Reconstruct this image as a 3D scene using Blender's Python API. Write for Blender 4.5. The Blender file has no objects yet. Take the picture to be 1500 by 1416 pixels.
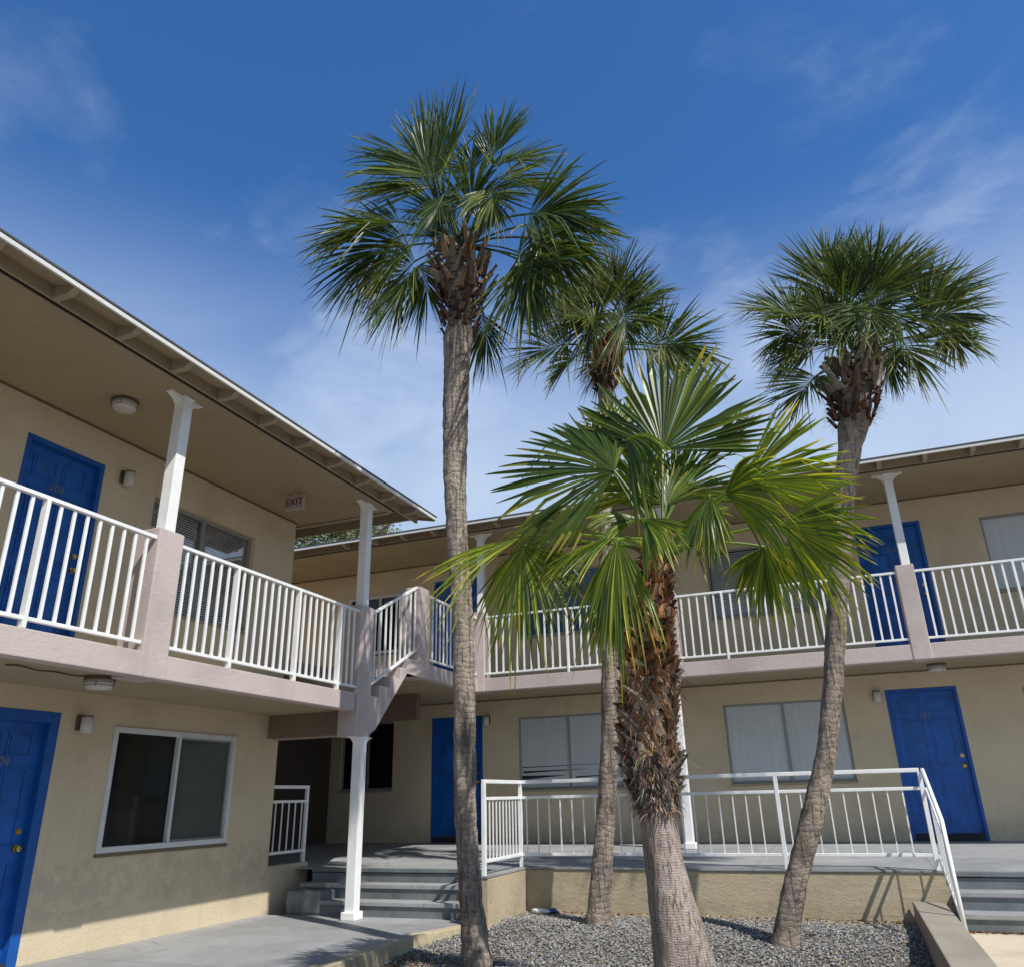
import bpy, bmesh, math, random
from mathutils import Vector, Matrix, noise
import numpy as np

scene = bpy.context.scene
COL = scene.collection
R = random.Random(7)

# ------------------------------------------------------------------ helpers
class MB:
    """collects faces, then links them as ONE mesh object"""
    def __init__(s):
        s.v = []; s.f = []; s.c = []
    def add(s, vs, fs, col=None):
        o = len(s.v)
        s.v.extend([tuple(p) for p in vs])
        for f in fs:
            s.f.append(tuple(i + o for i in f)); s.c.append(col)
        return s
    def box(s, a, b, col=None):
        x0, y0, z0 = [min(a[i], b[i]) for i in range(3)]
        x1, y1, z1 = [max(a[i], b[i]) for i in range(3)]
        v = [(x0,y0,z0),(x1,y0,z0),(x1,y1,z0),(x0,y1,z0),(x0,y0,z1),(x1,y0,z1),(x1,y1,z1),(x0,y1,z1)]
        return s.add(v, [(0,3,2,1),(4,5,6,7),(0,1,5,4),(1,2,6,5),(2,3,7,6),(3,0,4,7)], col)
    def beam(s, A, B, w, h, col=None, up=(0,0,1)):
        A = Vector(A); B = Vector(B); d = (B - A).normalized()
        u = Vector(up)
        if abs(d.dot(u)) > .99: u = Vector((0,1,0))
        side = d.cross(u).normalized(); u2 = side.cross(d).normalized()
        v = []
        for P in (A, B):
            for sx, sz in ((-1,-1),(1,-1),(1,1),(-1,1)):
                v.append(P + side*sx*w/2 + u2*sz*h/2)
        return s.add(v, [(0,3,2,1),(4,5,6,7),(0,1,5,4),(1,2,6,5),(2,3,7,6),(3,0,4,7)], col)
    def tube(s, pts, rad, n=10, col=None, caps=True):
        pts = [Vector(p) for p in pts]
        if not isinstance(rad, (list, tuple)): rad = [rad]*len(pts)
        o = len(s.v); prev = None
        for i, p in enumerate(pts):
            d = (pts[min(i+1, len(pts)-1)] - pts[max(i-1, 0)]).normalized()
            if prev is None:
                a = Vector((0,0,1)) if abs(d.z) < .9 else Vector((1,0,0))
                u = d.cross(a).normalized()
            else:
                u = (prev - d*prev.dot(d)).normalized()
            prev = u; w = d.cross(u)
            for k in range(n):
                t = 2*math.pi*k/n
                s.v.append(tuple(p + (u*math.cos(t) + w*math.sin(t))*rad[i]))
        for i in range(len(pts)-1):
            for k in range(n):
                a = o+i*n+k; b = o+i*n+(k+1) % n
                s.f.append((a, b, b+n, a+n)); s.c.append(col)
        if caps:
            s.f.append(tuple(o+k for k in range(n))[::-1]); s.c.append(col)
            s.f.append(tuple(o+(len(pts)-1)*n+k for k in range(n))); s.c.append(col)
        return s
    def prism(s, poly, axis, a, b, col=None):
        """polygon in the two other axes extruded along axis from a to b"""
        def P(q, t):
            if axis == 'x': return (t, q[0], q[1])
            if axis == 'y': return (q[0], t, q[1])
            return (q[0], q[1], t)
        n = len(poly)
        v = [P(q, a) for q in poly] + [P(q, b) for q in poly]
        fs = [tuple(range(n))[::-1], tuple(range(n, 2*n))]
        for i in range(n):
            j = (i+1) % n
            fs.append((i, j, j+n, i+n))
        return s.add(v, fs, col)
    def build(s, name, mat, parent=None, smooth=False, bevel=0, recalc=True):
        me = bpy.data.meshes.new(name)
        me.from_pydata(s.v, [], s.f)
        if any(c is not None for c in s.c):
            at = me.color_attributes.new('tint', 'FLOAT_COLOR', 'CORNER')
            buf = []
            for f, c in zip(s.f, s.c):
                c = c or (1,1,1)
                buf.extend([c[0], c[1], c[2], 1.0]*len(f))
            at.data.foreach_set('color', buf)
        if recalc:
            bm = bmesh.new(); bm.from_mesh(me)
            bmesh.ops.recalc_face_normals(bm, faces=bm.faces)
            if bevel:
                bmesh.ops.bevel(bm, geom=list(bm.edges), offset=bevel, segments=2, affect='EDGES', profile=.6, clamp_overlap=True)
            bm.to_mesh(me); bm.free()
        me.update()
        if smooth: me.polygons.foreach_set('use_smooth', [True]*len(me.polygons))
        o = bpy.data.objects.new(name, me); COL.objects.link(o)
        me.materials.append(mat)
        if parent is not None: attach(o, parent)
        return o

def attach(o, parent):
    o.parent = parent
    o.matrix_parent_inverse = parent_world(parent).inverted()
def parent_world(p):
    m = Matrix.LocRotScale(p.location, p.rotation_euler, p.scale)
    if p.parent is not None: m = parent_world(p.parent) @ p.matrix_parent_inverse @ m
    return m
def tag(o, label=None, cat=None, group=None, kind=None):
    if label: o['label'] = label
    if cat: o['category'] = cat
    if group: o['group'] = group
    if kind: o['kind'] = kind
    return o
def thing(name, loc, label, cat, group=None):
    o = bpy.data.objects.new(name, None); COL.objects.link(o)
    o.location = loc; o.empty_display_size = .2
    return tag(o, label, cat, group)

# ------------------------------------------------------------------ materials
def voronoi_cracks(m, scale, thick, mask_scale, lo, hi):
    vo = m.N('ShaderNodeTexVoronoi'); vo.feature = 'DISTANCE_TO_EDGE'; vo.inputs['Scale'].default_value = scale
    tc = m.N('ShaderNodeTexCoord'); ad = m.N('ShaderNodeVectorMath'); ad.operation = 'ADD'
    nn = m.N('ShaderNodeTexNoise'); nn.inputs['Scale'].default_value = 3.5; nn.inputs['Detail'].default_value = 6
    sc = m.N('ShaderNodeVectorMath'); sc.operation = 'SCALE'; sc.inputs['Scale'].default_value = .35
    m.l.new(tc.outputs['Object'], nn.inputs['Vector']); m.l.new(nn.outputs['Color'], sc.inputs[0])
    m.l.new(tc.outputs['Object'], ad.inputs[0]); m.l.new(sc.outputs[0], ad.inputs[1]); m.l.new(ad.outputs[0], vo.inputs['Vector'])
    line = m.ramp(vo.outputs['Distance'], [(0.0, (1,1,1)), (thick, (0,0,0))])
    msk = m.ramp(m.noise(tc.outputs['Object'], mask_scale, 3, .5), [(lo, (0,0,0)), (hi, (1,1,1))])
    return m.mix(line, msk, 1.0, 'MULTIPLY')

class NT:
    def __init__(s, name):
        s.m = bpy.data.materials.new(name); s.m.use_nodes = True
        s.t = s.m.node_tree; s.b = s.t.nodes['Principled BSDF']; s.n = s.t.nodes; s.l = s.t.links
    def N(s, typ, **kw):
        n = s.n.new(typ)
        for k, v in kw.items():
            if k in n.inputs.keys(): n.inputs[k].default_value = v
            else: setattr(n, k, v)
        return n
    def coord(s, scale=(1,1,1), src='Object'):
        tc = s.N('ShaderNodeTexCoord'); mp = s.N('ShaderNodeMapping')
        mp.inputs['Scale'].default_value = scale
        s.l.new(tc.outputs[src], mp.inputs['Vector']); return mp.outputs['Vector']
    def noise(s, vec, scale, detail=6, rough=.6, dist=0):
        n = s.N('ShaderNodeTexNoise'); n.inputs['Scale'].default_value = scale
        n.inputs['Detail'].default_value = detail; n.inputs['Roughness'].default_value = rough
        n.inputs['Distortion'].default_value = dist
        if vec: s.l.new(vec, n.inputs['Vector'])
        return n.outputs['Fac']
    def ramp(s, fac, stops):
        r = s.N('ShaderNodeValToRGB'); e = r.color_ramp.elements
        while len(e) < len(stops): e.new(.5)
        for i, (p, c) in enumerate(stops):
            e[i].position = p; e[i].color = (*c, 1) if len(c) == 3 else c
        s.l.new(fac, r.inputs['Fac']); return r.outputs['Color']
    def mix(s, a, b, fac, mode='MIX'):
        m = s.N('ShaderNodeMix'); m.data_type = 'RGBA'; m.blend_type = mode
        for sock, v in ((m.inputs[6], a), (m.inputs[7], b)):
            if isinstance(v, tuple): sock.default_value = (*v, 1) if len(v) == 3 else v
            else: s.l.new(v, sock)
        if isinstance(fac, (int, float)): m.inputs[0].default_value = fac
        else: s.l.new(fac, m.inputs[0])
        return m.outputs[2]
    def math(s, op, a, b=None):
        m = s.N('ShaderNodeMath'); m.operation = op
        for i, v in enumerate((a, b)):
            if v is None: continue
            if isinstance(v, (int, float)): m.inputs[i].default_value = v
            else: s.l.new(v, m.inputs[i])
        return m.outputs[0]
    def bump(s, h, strength=.4, dist=.01):
        b = s.N('ShaderNodeBump'); b.inputs['Strength'].default_value = strength
        b.inputs['Distance'].default_value = dist
        s.l.new(h, b.inputs['Height']); s.l.new(b.outputs['Normal'], s.b.inputs['Normal'])
    def out(s, col=None, rough=.8, spec=None, metal=None):
        if col is not None:
            if isinstance(col, tuple): s.b.inputs['Base Color'].default_value = (*col, 1)
            else: s.l.new(col, s.b.inputs['Base Color'])
        if isinstance(rough, (int, float)): s.b.inputs['Roughness'].default_value = rough
        else: s.l.new(rough, s.b.inputs['Roughness'])
        if spec is not None: s.b.inputs['Specular IOR Level'].default_value = spec
        if metal is not None: s.b.inputs['Metallic'].default_value = metal
        return s.m

def stucco(name, c, var=.12, grime=None, bump=.5, rough=.9, zdirt=None):
    m = NT(name); v = m.coord()
    big = m.noise(v, 1.3, 5, .6)
    dark = tuple(x*(1-var*1.6) for x in c); lite = tuple(min(1, x*(1+var*.6)) for x in c)
    col = m.ramp(big, [(.3, dark), (.5, c), (.72, lite)])
    fine = m.noise(v, 38, 6, .7)
    col = m.mix(col, tuple(x*.72 for x in c), m.ramp(fine, [(.52, (0,0,0)), (.75, (.5,.5,.5))]))
    if zdirt:   # (z centre, half height, colour)
        sp = m.N('ShaderNodeSeparateXYZ'); m.l.new(v, sp.inputs[0])
        d = m.math('ABSOLUTE', m.math('SUBTRACT', sp.outputs['Z'], zdirt[0]))
        band = m.math('SUBTRACT', 1.0, m.math('DIVIDE', d, zdirt[1]))
        band = m.math('MAXIMUM', band, 0.0)
        n2 = m.noise(m.coord((1,1,1.2)), 6.5, 9, .78, 0)
        n2 = m.math('MULTIPLY', m.math('MAXIMUM', m.math('SUBTRACT', n2, .47), 0.0), 7.0)
        fac = m.math('MINIMUM', m.math('MULTIPLY', band, n2), .18)
        col = m.mix(col, zdirt[2], fac)
    col = m.mix(col, tuple(x*.45 for x in c), m.mix(voronoi_cracks(m, .55, .004, .9, .56, .64), (.22,.22,.22), 1.0, 'MULTIPLY'))
    # faint vertical run marks
    st = m.noise(m.coord((9, 9, .35)), 1.0, 5, .6)
    col = m.mix(col, tuple(x*.75 for x in c), m.ramp(st, [(.56, (0,0,0)), (.8, (.45,.45,.45))]))
    h = m.mix(m.noise(v, 60, 5, .7), m.noise(m.coord((1,1,2.2)), 11, 4, .6), .5)
    m.bump(h, bump, .012)
    return m.out(col, rough, .3)

def paint(name, c, rough=.45, var=.05, chip=None, bump=.08):
    m = NT(name); v = m.coord()
    n = m.noise(v, 5, 6, .65)
    col = m.ramp(n, [(.3, tuple(x*(1-var*2) for x in c)), (.65, c)])
    if chip:
        n2 = m.noise(v, 23, 8, .75)
        col = m.mix(col, chip, m.ramp(n2, [(.68, (0,0,0)), (.72, (.75,.75,.75))]))
    m.bump(m.noise(v, 45, 4, .6), bump, .004)
    return m.out(col, rough, .4)

M = {}
M['wall'] = stucco('stucco_beige', (.63,.53,.375), .09, zdirt=(.55,.30,(.20,.195,.16)), bump=.65)
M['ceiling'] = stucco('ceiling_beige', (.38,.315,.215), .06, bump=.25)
M['fascia'] = stucco('fascia_taupe', (.54,.46,.435), .10, bump=.55)
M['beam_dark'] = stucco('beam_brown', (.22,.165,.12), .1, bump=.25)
M['passage_shade'] = stucco('passage_shade', (.07,.055,.045), .1, bump=.3)  # deep shade of the passage put into the colour
M['tan_wall'] = stucco('retaining_tan', (.50,.42,.29), .16, bump=.9, zdirt=(-.05,.25,(.2,.17,.12)))
M['trim'] = paint('soffit_trim', (.36,.30,.215), .7)
M['darkgap'] = paint('dark_gap', (.012,.01,.008), .9)
M['drip'] = paint('drip_edge_white', (.72,.72,.70), .35)
M['white'] = paint('white_metal', (.90,.91,.91), .38, .07, chip=(.52,.45,.38), bump=.08)
M['whitecol'] = paint('white_column', (.89,.89,.88), .5, .05, chip=(.5,.5,.49))
M['whitew'] = paint('white_window_frame', (.66,.67,.67), .4)
M['alu'] = paint('grey_window_frame', (.28,.29,.28), .4)
M['blue'] = paint('door_blue', (.010,.125,.50), .42, .22, chip=(.03,.12,.40), bump=.2)
M['bluef'] = paint('door_frame_blue', (.008,.10,.40), .5, .12, bump=.12)
M['brass'] = NT('brass').out((.55,.38,.12), .28, metal=1.0)
M['thresh'] = paint('threshold_dark', (.03,.03,.035), .8)
M['numeral'] = paint('numeral_pewter', (.16,.19,.24), .4)
M['shingle'] = stucco('roof_shingle', (.10,.10,.10), .2)
M['joint'] = paint('joint_trim', (.17,.13,.085), .8)
M['litcol'] = paint('lamp_grey', (.30,.29,.27), .5)
M['opal'] = paint('lamp_opal', (.62,.60,.56), .35)
M['rust'] = paint('lamp_rusty', (.12,.085,.06), .7)
M['signp'] = paint('sign_panel', (.50,.42,.40), .5)
M['signt'] = paint('sign_letters', (.16,.035,.03), .5)
M['cable'] = paint('cable_brown', (.10,.065,.035), .7)
M['blind'] = paint('blind_slat', (.74,.76,.76), .5)
M['blindL'] = paint('blind_slat_grey', (.74,.76,.77), .5)
M['bag1'] = paint('bottle_clear', (.75,.80,.82), .2)
M['bag2'] = paint('bottle_blue', (.02,.08,.35), .3)

def floor_paint():
    m = NT('grey_floor_paint'); v = m.coord()
    n = m.noise(v, .9, 7, .65)
    col = m.ramp(n, [(.3, (.23,.235,.24)), (.5, (.30,.305,.31)), (.7, (.36,.365,.37))])
    f = m.noise(v, 30, 6, .8)
    col = m.mix(col, (.12,.125,.13), m.ramp(f, [(.55, (0,0,0)), (.8, (.6,.6,.6))]))
    s2 = m.noise(v, 4.5, 9, .8, 1.5)
    col = m.mix(col, (.42,.42,.41), m.ramp(s2, [(.63, (0,0,0)), (.72, (.5,.5,.5))]))
    sp = m.N('ShaderNodeSeparateXYZ'); m.l.new(v, sp.inputs[0])
    jx = m.math('ABSOLUTE', m.math('SUBTRACT', m.math('FRACT', m.math('DIVIDE', m.math('ADD', sp.outputs['X'], 50.62), 1.8)), .5))
    jy = m.math('ABSOLUTE', m.math('SUBTRACT', m.math('FRACT', m.math('DIVIDE', m.math('ADD', sp.outputs['Y'], 50.3), 2.4)), .5))
    jn = m.ramp(m.math('MINIMUM', jx, jy), [(.0022, (.75,.75,.75)), (.0040, (0,0,0))])
    col = m.mix(col, (.06,.06,.065), jn)
    col = m.mix(col, (.07,.07,.075), m.mix(voronoi_cracks(m, .7, .008, .8, .52, .60), (.8,.8,.8), 1.0, 'MULTIPLY'))
    blot = m.noise(v, 2.1, 8, .75, .6)
    col = m.mix(col, (.14,.14,.145), m.ramp(blot, [(.54, (0,0,0)), (.72, (.55,.55,.55))]))
    m.bump(m.noise(v, 55, 5, .7), .25, .006)
    return m.out(col, m.ramp(n, [(.3, (.5,.5,.5)), (.7, (.72,.72,.72))]), .4)
M['floor'] = floor_paint()
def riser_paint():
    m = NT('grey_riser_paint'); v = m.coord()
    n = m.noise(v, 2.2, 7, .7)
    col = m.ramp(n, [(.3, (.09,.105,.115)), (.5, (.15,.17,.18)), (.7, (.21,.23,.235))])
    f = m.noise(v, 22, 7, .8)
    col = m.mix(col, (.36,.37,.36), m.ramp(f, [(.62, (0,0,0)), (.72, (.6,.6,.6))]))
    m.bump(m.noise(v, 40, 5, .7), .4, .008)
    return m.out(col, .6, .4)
M['riser'] = riser_paint()
M['concrete'] = stucco('cream_concrete', (.58,.49,.37), .14, bump=.5)
M['curb'] = stucco('curb_concrete', (.33,.29,.235), .14, bump=.8)

def glass_dark(name, c, rough=.06):
    m = NT(name); v = m.coord()
    n = m.noise(v, 1.5, 4, .5)
    col = m.ramp(n, [(.3, tuple(x*.7 for x in c)), (.7, c)])
    m.bump(m.noise(v, 1.1, 2, .5), .06, .01)
    return m.out(col, rough, .35)
M['glass_black'] = glass_dark('glass_black', (.012,.013,.012))
M['glass_green'] = glass_dark('glass_green_reflection', (.085,.11,.095))  # grey-green reflection put into the pane colour
def sheer():
    m = NT('glass_over_sheer_curtain'); v = m.coord()
    w = m.noise(m.coord((26,26,.5)), 1.0, 6, .7)
    col = m.ramp(w, [(.30, (.46,.51,.52)), (.66, (.55,.59,.60))])
    n = m.noise(v, 2.0, 5, .6)
    col = m.mix(col, (.42,.45,.45), m.ramp(n, [(.5, (0,0,0)), (.8, (.5,.5,.5))]))
    return m.out(col, .12, .5)
M['sheer'] = sheer()
M['glass_blue'] = glass_dark('glass_blue_tint', (.05,.13,.21), .08)
def clearpane():
    m = NT('pane_clear'); o = m.n['Material Output']
    tr = m.N('ShaderNodeBsdfTransparent'); gl = m.N('ShaderNodeBsdfGlossy'); gl.inputs['Roughness'].default_value = .03
    ms = m.N('ShaderNodeMixShader'); lw = m.N('ShaderNodeLayerWeight'); lw.inputs['Blend'].default_value = .25
    m.l.new(m.math('MULTIPLY', lw.outputs['Fresnel'], .45), ms.inputs[0]); m.l.new(tr.outputs[0], ms.inputs[1]); m.l.new(gl.outputs[0], ms.inputs[2])
    m.l.new(ms.outputs[0], o.inputs['Surface']); return m.m
M['pane_clear'] = clearpane()

def leafmat(name, base, tipb, rough=.38, trans=.22, spec=.34):
    m = NT(name)
    a = m.N('ShaderNodeAttribute'); a.attribute_name = 'tint'
    v = m.coord()
    n = m.noise(v, 9, 4, .6)
    col = m.mix(m.ramp(n, [(.3, tuple(x*.75 for x in base)), (.7, base)]), a.outputs['Color'], 1.0, 'MULTIPLY')
    m.out(col, rough, spec)
    tr = m.N('ShaderNodeBsdfTranslucent'); ms = m.N('ShaderNodeMixShader')
    col2 = m.mix(col, tipb, .5, 'MIX')
    m.l.new(m.mix(col, tipb, 1.0, 'MULTIPLY'), tr.inputs['Color'])
    ms.inputs[0].default_value = trans
    o = m.n['Material Output']
    m.l.new(m.b.outputs[0], ms.inputs[1]); m.l.new(tr.outputs[0], ms.inputs[2]); m.l.new(ms.outputs[0], o.inputs['Surface'])
    return m.m
M['sabal'] = leafmat('sabal_leaf', (.078,.112,.030), (2.0,2.1,.6), .40)
M['washi'] = leafmat('fan_palm_leaf', (.088,.140,.030), (2.6,2.4,.6), .36, .34)
M['treeleaf'] = leafmat('tree_leaf', (.20,.21,.11), (1.6,1.8,.8), .5)
def barkm(name, base, dark, rings, vert, bump=.8, zs=1.0, wobble=5.0, crk=.5, rk=.45, ck=.8):
    m = NT(name); v = m.coord()
    a = m.N('ShaderNodeAttribute'); a.attribute_name = 'tint'
    n1 = m.noise(m.coord((1,1,.35)), 9, 7, .7, .3)
    n2 = m.noise(m.coord((1,1,zs)), 30, 6, .7, .2)
    sp = m.N('ShaderNodeSeparateXYZ'); m.l.new(v, sp.inputs[0])
    wob = m.noise(v, 4.5, 5, .6)
    ph = m.math('ADD', m.math('MULTIPLY', sp.outputs['Z'], rings), m.math('MULTIPLY', wob, wobble))
    ring = m.math('POWER', m.math('ABSOLUTE', m.math('SINE', ph)), .4)
    cr = m.noise(m.coord((vert, vert, crk*vert/6)), 1.0, 4, .6)
    col = m.ramp(n1, [(.3, dark), (.5, base), (.75, tuple(min(1, x*1.3) for x in base))])
    col = m.mix(col, tuple(x*.35 for x in dark), m.ramp(n2, [(.30, (.9,.9,.9)), (.46, (0,0,0))]))
    col = m.mix(col, tuple(x*.5 for x in dark), m.ramp(ring, [(.2, (rk,rk,rk)), (.6, (0,0,0))]))
    col = m.mix(col, tuple(x*.4 for x in dark), m.ramp(cr, [(.34, (ck,ck,ck)), (.44, (0,0,0))]))
    col = m.mix(col, a.outputs['Color'], 1.0, 'MULTIPLY')
    big = m.noise(v, 2.3, 6, .7)
    col = m.mix(col, tuple(x*.8 for x in dark), m.ramp(big, [(.48, (0,0,0)), (.68, (.75,.75,.75))]))
    h = m.math('ADD', m.math('MULTIPLY', ring, rk), m.math('ADD', n2, m.ramp(cr, [(.36, (0,0,0)), (.46, (1,1,1))])))
    m.bump(h, bump, .02)
    return m.out(col, .9, .2)
M['bark'] = barkm('palm_bark', (.36,.30,.245), (.17,.135,.11), 52, 26, 1.0, wobble=9.0, rk=.34, ck=.35)
M['bark4'] = barkm('fan_palm_bark', (.40,.33,.285), (.26,.205,.17), 230, 70, .7, wobble=16.0, crk=.30, rk=.22, ck=.8)
def bootm():
    m = NT('leaf_base_fibre')
    a = m.N('ShaderNodeAttribute'); a.attribute_name = 'tint'
    n = m.noise(m.coord((1,1,.4)), 45, 6, .75)
    col = m.mix(a.outputs['Color'], m.ramp(n, [(.35, (.5,.47,.45)), (.6, (1.0,1.0,1.0))]), 1.0, 'MULTIPLY')
    m.bump(n, .7, .01)
    return m.out(col, .85, .25)
M['boot'] = bootm()
def gravelm():
    m = NT('gravel_stone')
    a = m.N('ShaderNodeAttribute'); a.attribute_name = 'tint'
    n = m.noise(m.coord(), 60, 4, .6)
    col = m.mix(a.outputs['Color'], m.ramp(n, [(.3, (.6,.6,.6)), (.6, (1,1,1))]), 1.0, 'MULTIPLY')
    return m.out(col, .85, .3)
M['gravel'] = gravelm()
M['soil'] = stucco('gravel_bed_soil', (.12,.105,.085), .3, bump=1.0)
M['asphalt'] = stucco('asphalt', (.10,.10,.10), .15, bump=.6)
M['litter'] = bootm(); M['litter'].name = 'dry_leaf'

# ------------------------------------------------------------------ measures
XL, XB, XE = -6.877, -5.453, -5.052         # left wing: wall, balcony front, eave (plane x)
YR, YB, YE = 13.618, 12.193, 11.793         # rear wing: wall, balcony front, eave (plane y)
DZ = .603                                   # rear wing floors sit this much higher
ZB, ZT, ZR, ZC, ZE = 2.282, 2.492, 3.529, 5.03, 5.043
ZD, ZW = .473, .545                         # terrace at its edge / at the rear wall
YD = 9.757
YEND = 8.95                                 # end of the left wing
def decz(y): return ZD + (ZW-ZD)*(y-YD)/(YR-YD)

# ------------------------------------------------------------------ setting
g = MB(); S_ = 400
g.add([(-S_,-S_,-.45),(S_,-S_,-.45),(S_,S_,-.45),(-S_,S_,-.45)], [(0,1,2,3)])
tag(g.build('ground', M['asphalt']), kind='structure')
# walkway along the left wing (polygon, z = 0)
w = MB()
w.prism([(-12.5,-6),(-4.27,-6),(-4.35,7.9),(-4.11,8.62),(-4.11,8.9),(-12.5,8.9)], 'z', -.4, 0)
tag(w.build('walkway', M['floor']), kind='structure')
w = MB(); w.prism([(-6.6,8.9),(-3.98,8.9),(-3.98,9.26),(-6.6,9.26)], 'z', -.4, -.004); tag(w.build('walkway', M['floor']), kind='structure')
# concrete path right
w = MB(); w.box((.70,-6,-.4),(6,9.267,0)); w.box((.70,6.9,-.01),(6,6.9,.001))
tag(w.build('path', M['concrete']), kind='structure')
# terrace floor
t = MB()
def quadz(x0,x1,y0,y1):
    t.add([(x0,y0,decz(y0)),(x1,y0,decz(y0)),(x1,y1,decz(y1)),(x0,y1,decz(y1)),
           (x0,y0,decz(y0)-.017),(x1,y0,decz(y0)-.017),(x1,y1,decz(y1)-.017),(x0,y1,decz(y1)-.017)],
          [(0,1,2,3),(4,7,6,5),(0,4,5,1),(1,5,6,2),(2,6,7,3),(3,7,4,0)])
quadz(-3.98, 9, YD-.012, YR+.02)
quadz(-12.5, -3.98, 9.518, YR+.02)
quadz(-12.5, XL-.12, YEND+.005, 9.518)
tag(t.build('terrace', M['floor']), kind='structure')

def gz(x, y):
    if y > 9.0: return 0.0
    if y > 7.6: return -.11 + .11*(y-7.6)/1.4
    return -.11 - .06*min(1, (7.6-y)/3)
# gravel bed base
b = MB(); nx, ny = 24, 40
vs = []; fs = []
for j in range(ny+1):
    for i in range(nx+1):
        x = -4.4 + 5.0*i/nx; y = -2 + 11.8*j/ny
        vs.append((x, y, gz(x, y) - .012 + .02*noise.noise(Vector((x*1.5, y*1.5, 0)))))
for j in range(ny):
    for i in range(nx):
        a = j*(nx+1)+i; fs.append((a, a+1, a+nx+2, a+nx+1))
b.add(vs, fs)
tag(b.build('planting_bed', M['soil'], smooth=True), kind='structure')

# gravel stones: uncountable
NS = 46000
rs = np.random.RandomState(3)
px = rs.uniform(-4.2, .42, NS); py = 9.75 - (rs.uniform(0, 1, NS)**1.35)*5.4
okm = np.ones(NS, bool)
oc = np.array([(1,0,0),(-1,0,0),(0,1,0),(0,-1,0),(0,0,1),(0,0,-1)], float)
of = [(0,2,4),(2,1,4),(1,3,4),(3,0,4),(2,0,5),(1,2,5),(3,1,5),(0,3,5)]
sz = rs.uniform(.007, .016, NS)
V = np.zeros((NS, 6, 3)); 
for k in range(6):
    V[:, k, :] = oc[k] * sz[:, None] * rs.uniform(.6, 1.25, (NS, 3)) + rs.normal(0, .003, (NS, 3))
ang = rs.uniform(0, 6.28, NS); ca, sa = np.cos(ang), np.sin(ang)
X = V[:,:,0]*ca[:,None] - V[:,:,1]*sa[:,None]; Y = V[:,:,0]*sa[:,None] + V[:,:,1]*ca[:,None]
V[:,:,0] = X + px[:,None]; V[:,:,1] = Y + py[:,None]
zz = np.array([gz(a, c) + .02*noise.noise(Vector((a*1.5, c*1.5, 0))) for a, c in zip(px, py)])
V[:,:,2] = V[:,:,2]*.7 + (zz + rs.uniform(-.006, .012, NS))[:,None]
me = bpy.data.meshes.new('gravel')
F_ = np.array(of)[None,:,:] + (np.arange(NS)*6)[:,None,None]
me.from_pydata(V.reshape(-1, 3).tolist(), [], F_.reshape(-1, 3).tolist())
at = me.color_attributes.new('tint', 'FLOAT_COLOR', 'CORNER')
sh = np.clip(rs.lognormal(-1.26, .26, NS), .12, .5)
wm = rs.uniform(-.04, .06, NS)
brown = (rs.uniform(0,1,NS) < np.where(py > 9.45, .6, .12))
cr = np.stack([sh*(1+wm)+brown*.06, sh, sh*(1-wm*.8)-brown*.09, np.ones(NS)], 1); cr = np.clip(cr, .03, 1)
at.data.foreach_set('color', np.repeat(cr, 24, axis=0).ravel())
go = bpy.data.objects.new('gravel', me); COL.objects.link(go); me.materials.append(M['gravel'])
tag(go, 'grey gravel spread around the palm trunks', 'gravel', kind='stuff')

# curb along walkway (tan) and right concrete curb
cb = MB(); cb.prism([(-4.27,-6),(-4.10,-6),(-4.19,7.9),(-3.95,8.615),(-4.11,8.615),(-4.35,7.9)], 'z', -.4, .006)
tag(cb.build('curb', M['tan_wall'], bevel=.008), 'low tan stucco curb edging the grey walkway beside the gravel', 'curb')
cb = MB(); cb.prism([(.42,3),(.69,3),(.69,9.62),(.40,9.735)], 'z', -.4, .2)
tag(cb.build('curb', M['curb'], bevel=.012), 'raised bare concrete curb between the gravel and the right-hand path', 'curb')

# retaining wall in front of terrace
rw = MB()
rw.prism([(-3.978,8.62),(-3.75,8.62),(-3.75,9.757),(.775,9.757),(.775,9.92),(-3.978,9.92)], 'z', -.4, ZD-.02)
tag(rw.build('retaining_wall', M['tan_wall'], bevel=.01), 'tan stucco retaining wall under the white terrace railing', 'wall')
cap = MB(); cap.box((-3.985,8.61,ZD-.018),(-3.745,9.744,ZD)); tag(cap.build('terrace_edge', M['floor']), kind='structure')

# ------------------------------------------------------------------ steps
def steps(label, x0, x1, y0, z0):
    th = thing('concrete_steps', ((x0+x1)/2, y0-.5, 0), label, 'steps')
    for k in range(3):
        top = z0*(3-k)/3
        m_ = MB()
        ya = y0 - .245*k
        if k == 0:
            m_.box((x0,ya,-.1),(x1,ya+.03,top-.06))
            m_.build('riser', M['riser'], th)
            n_ = MB(); n_.box((x0,ya-.02,top-.05),(x1,ya+.028,top-.002)); n_.build('nosing', M['riser'], th, bevel=.008)
        else:
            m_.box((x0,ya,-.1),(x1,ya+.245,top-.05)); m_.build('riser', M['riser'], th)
            n_ = MB(); n_.box((x0,ya-.02,top-.048),(x1,ya+.243,top)); n_.build('tread', M['floor'], th, bevel=.008)
    return th
steps('shaded grey concrete steps beside the white ground-floor column', -6.6, -3.985, 9.515, ZD)
steps('sunlit grey concrete steps at the right end of the terrace', .80, 2.72, 9.74, ZD)
k_ = MB(); k_.prism([(-6.6,9.0),(-6.12,9.0),(-6.05,9.08),(-6.05,9.25),(-6.6,9.25)], 'z', 0, .26)
tag(k_.build('concrete_block', M['riser'], bevel=.03), 'dark rounded concrete block at the left end of the shaded steps', 'block')
rw2 = MB(); rw2.box((2.725,9.757,-.4),(9,9.92,ZD-.02)); tag(rw2.build('retaining_wall', M['tan_wall']), 'tan retaining wall right of the sunlit steps', 'wall')

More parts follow.
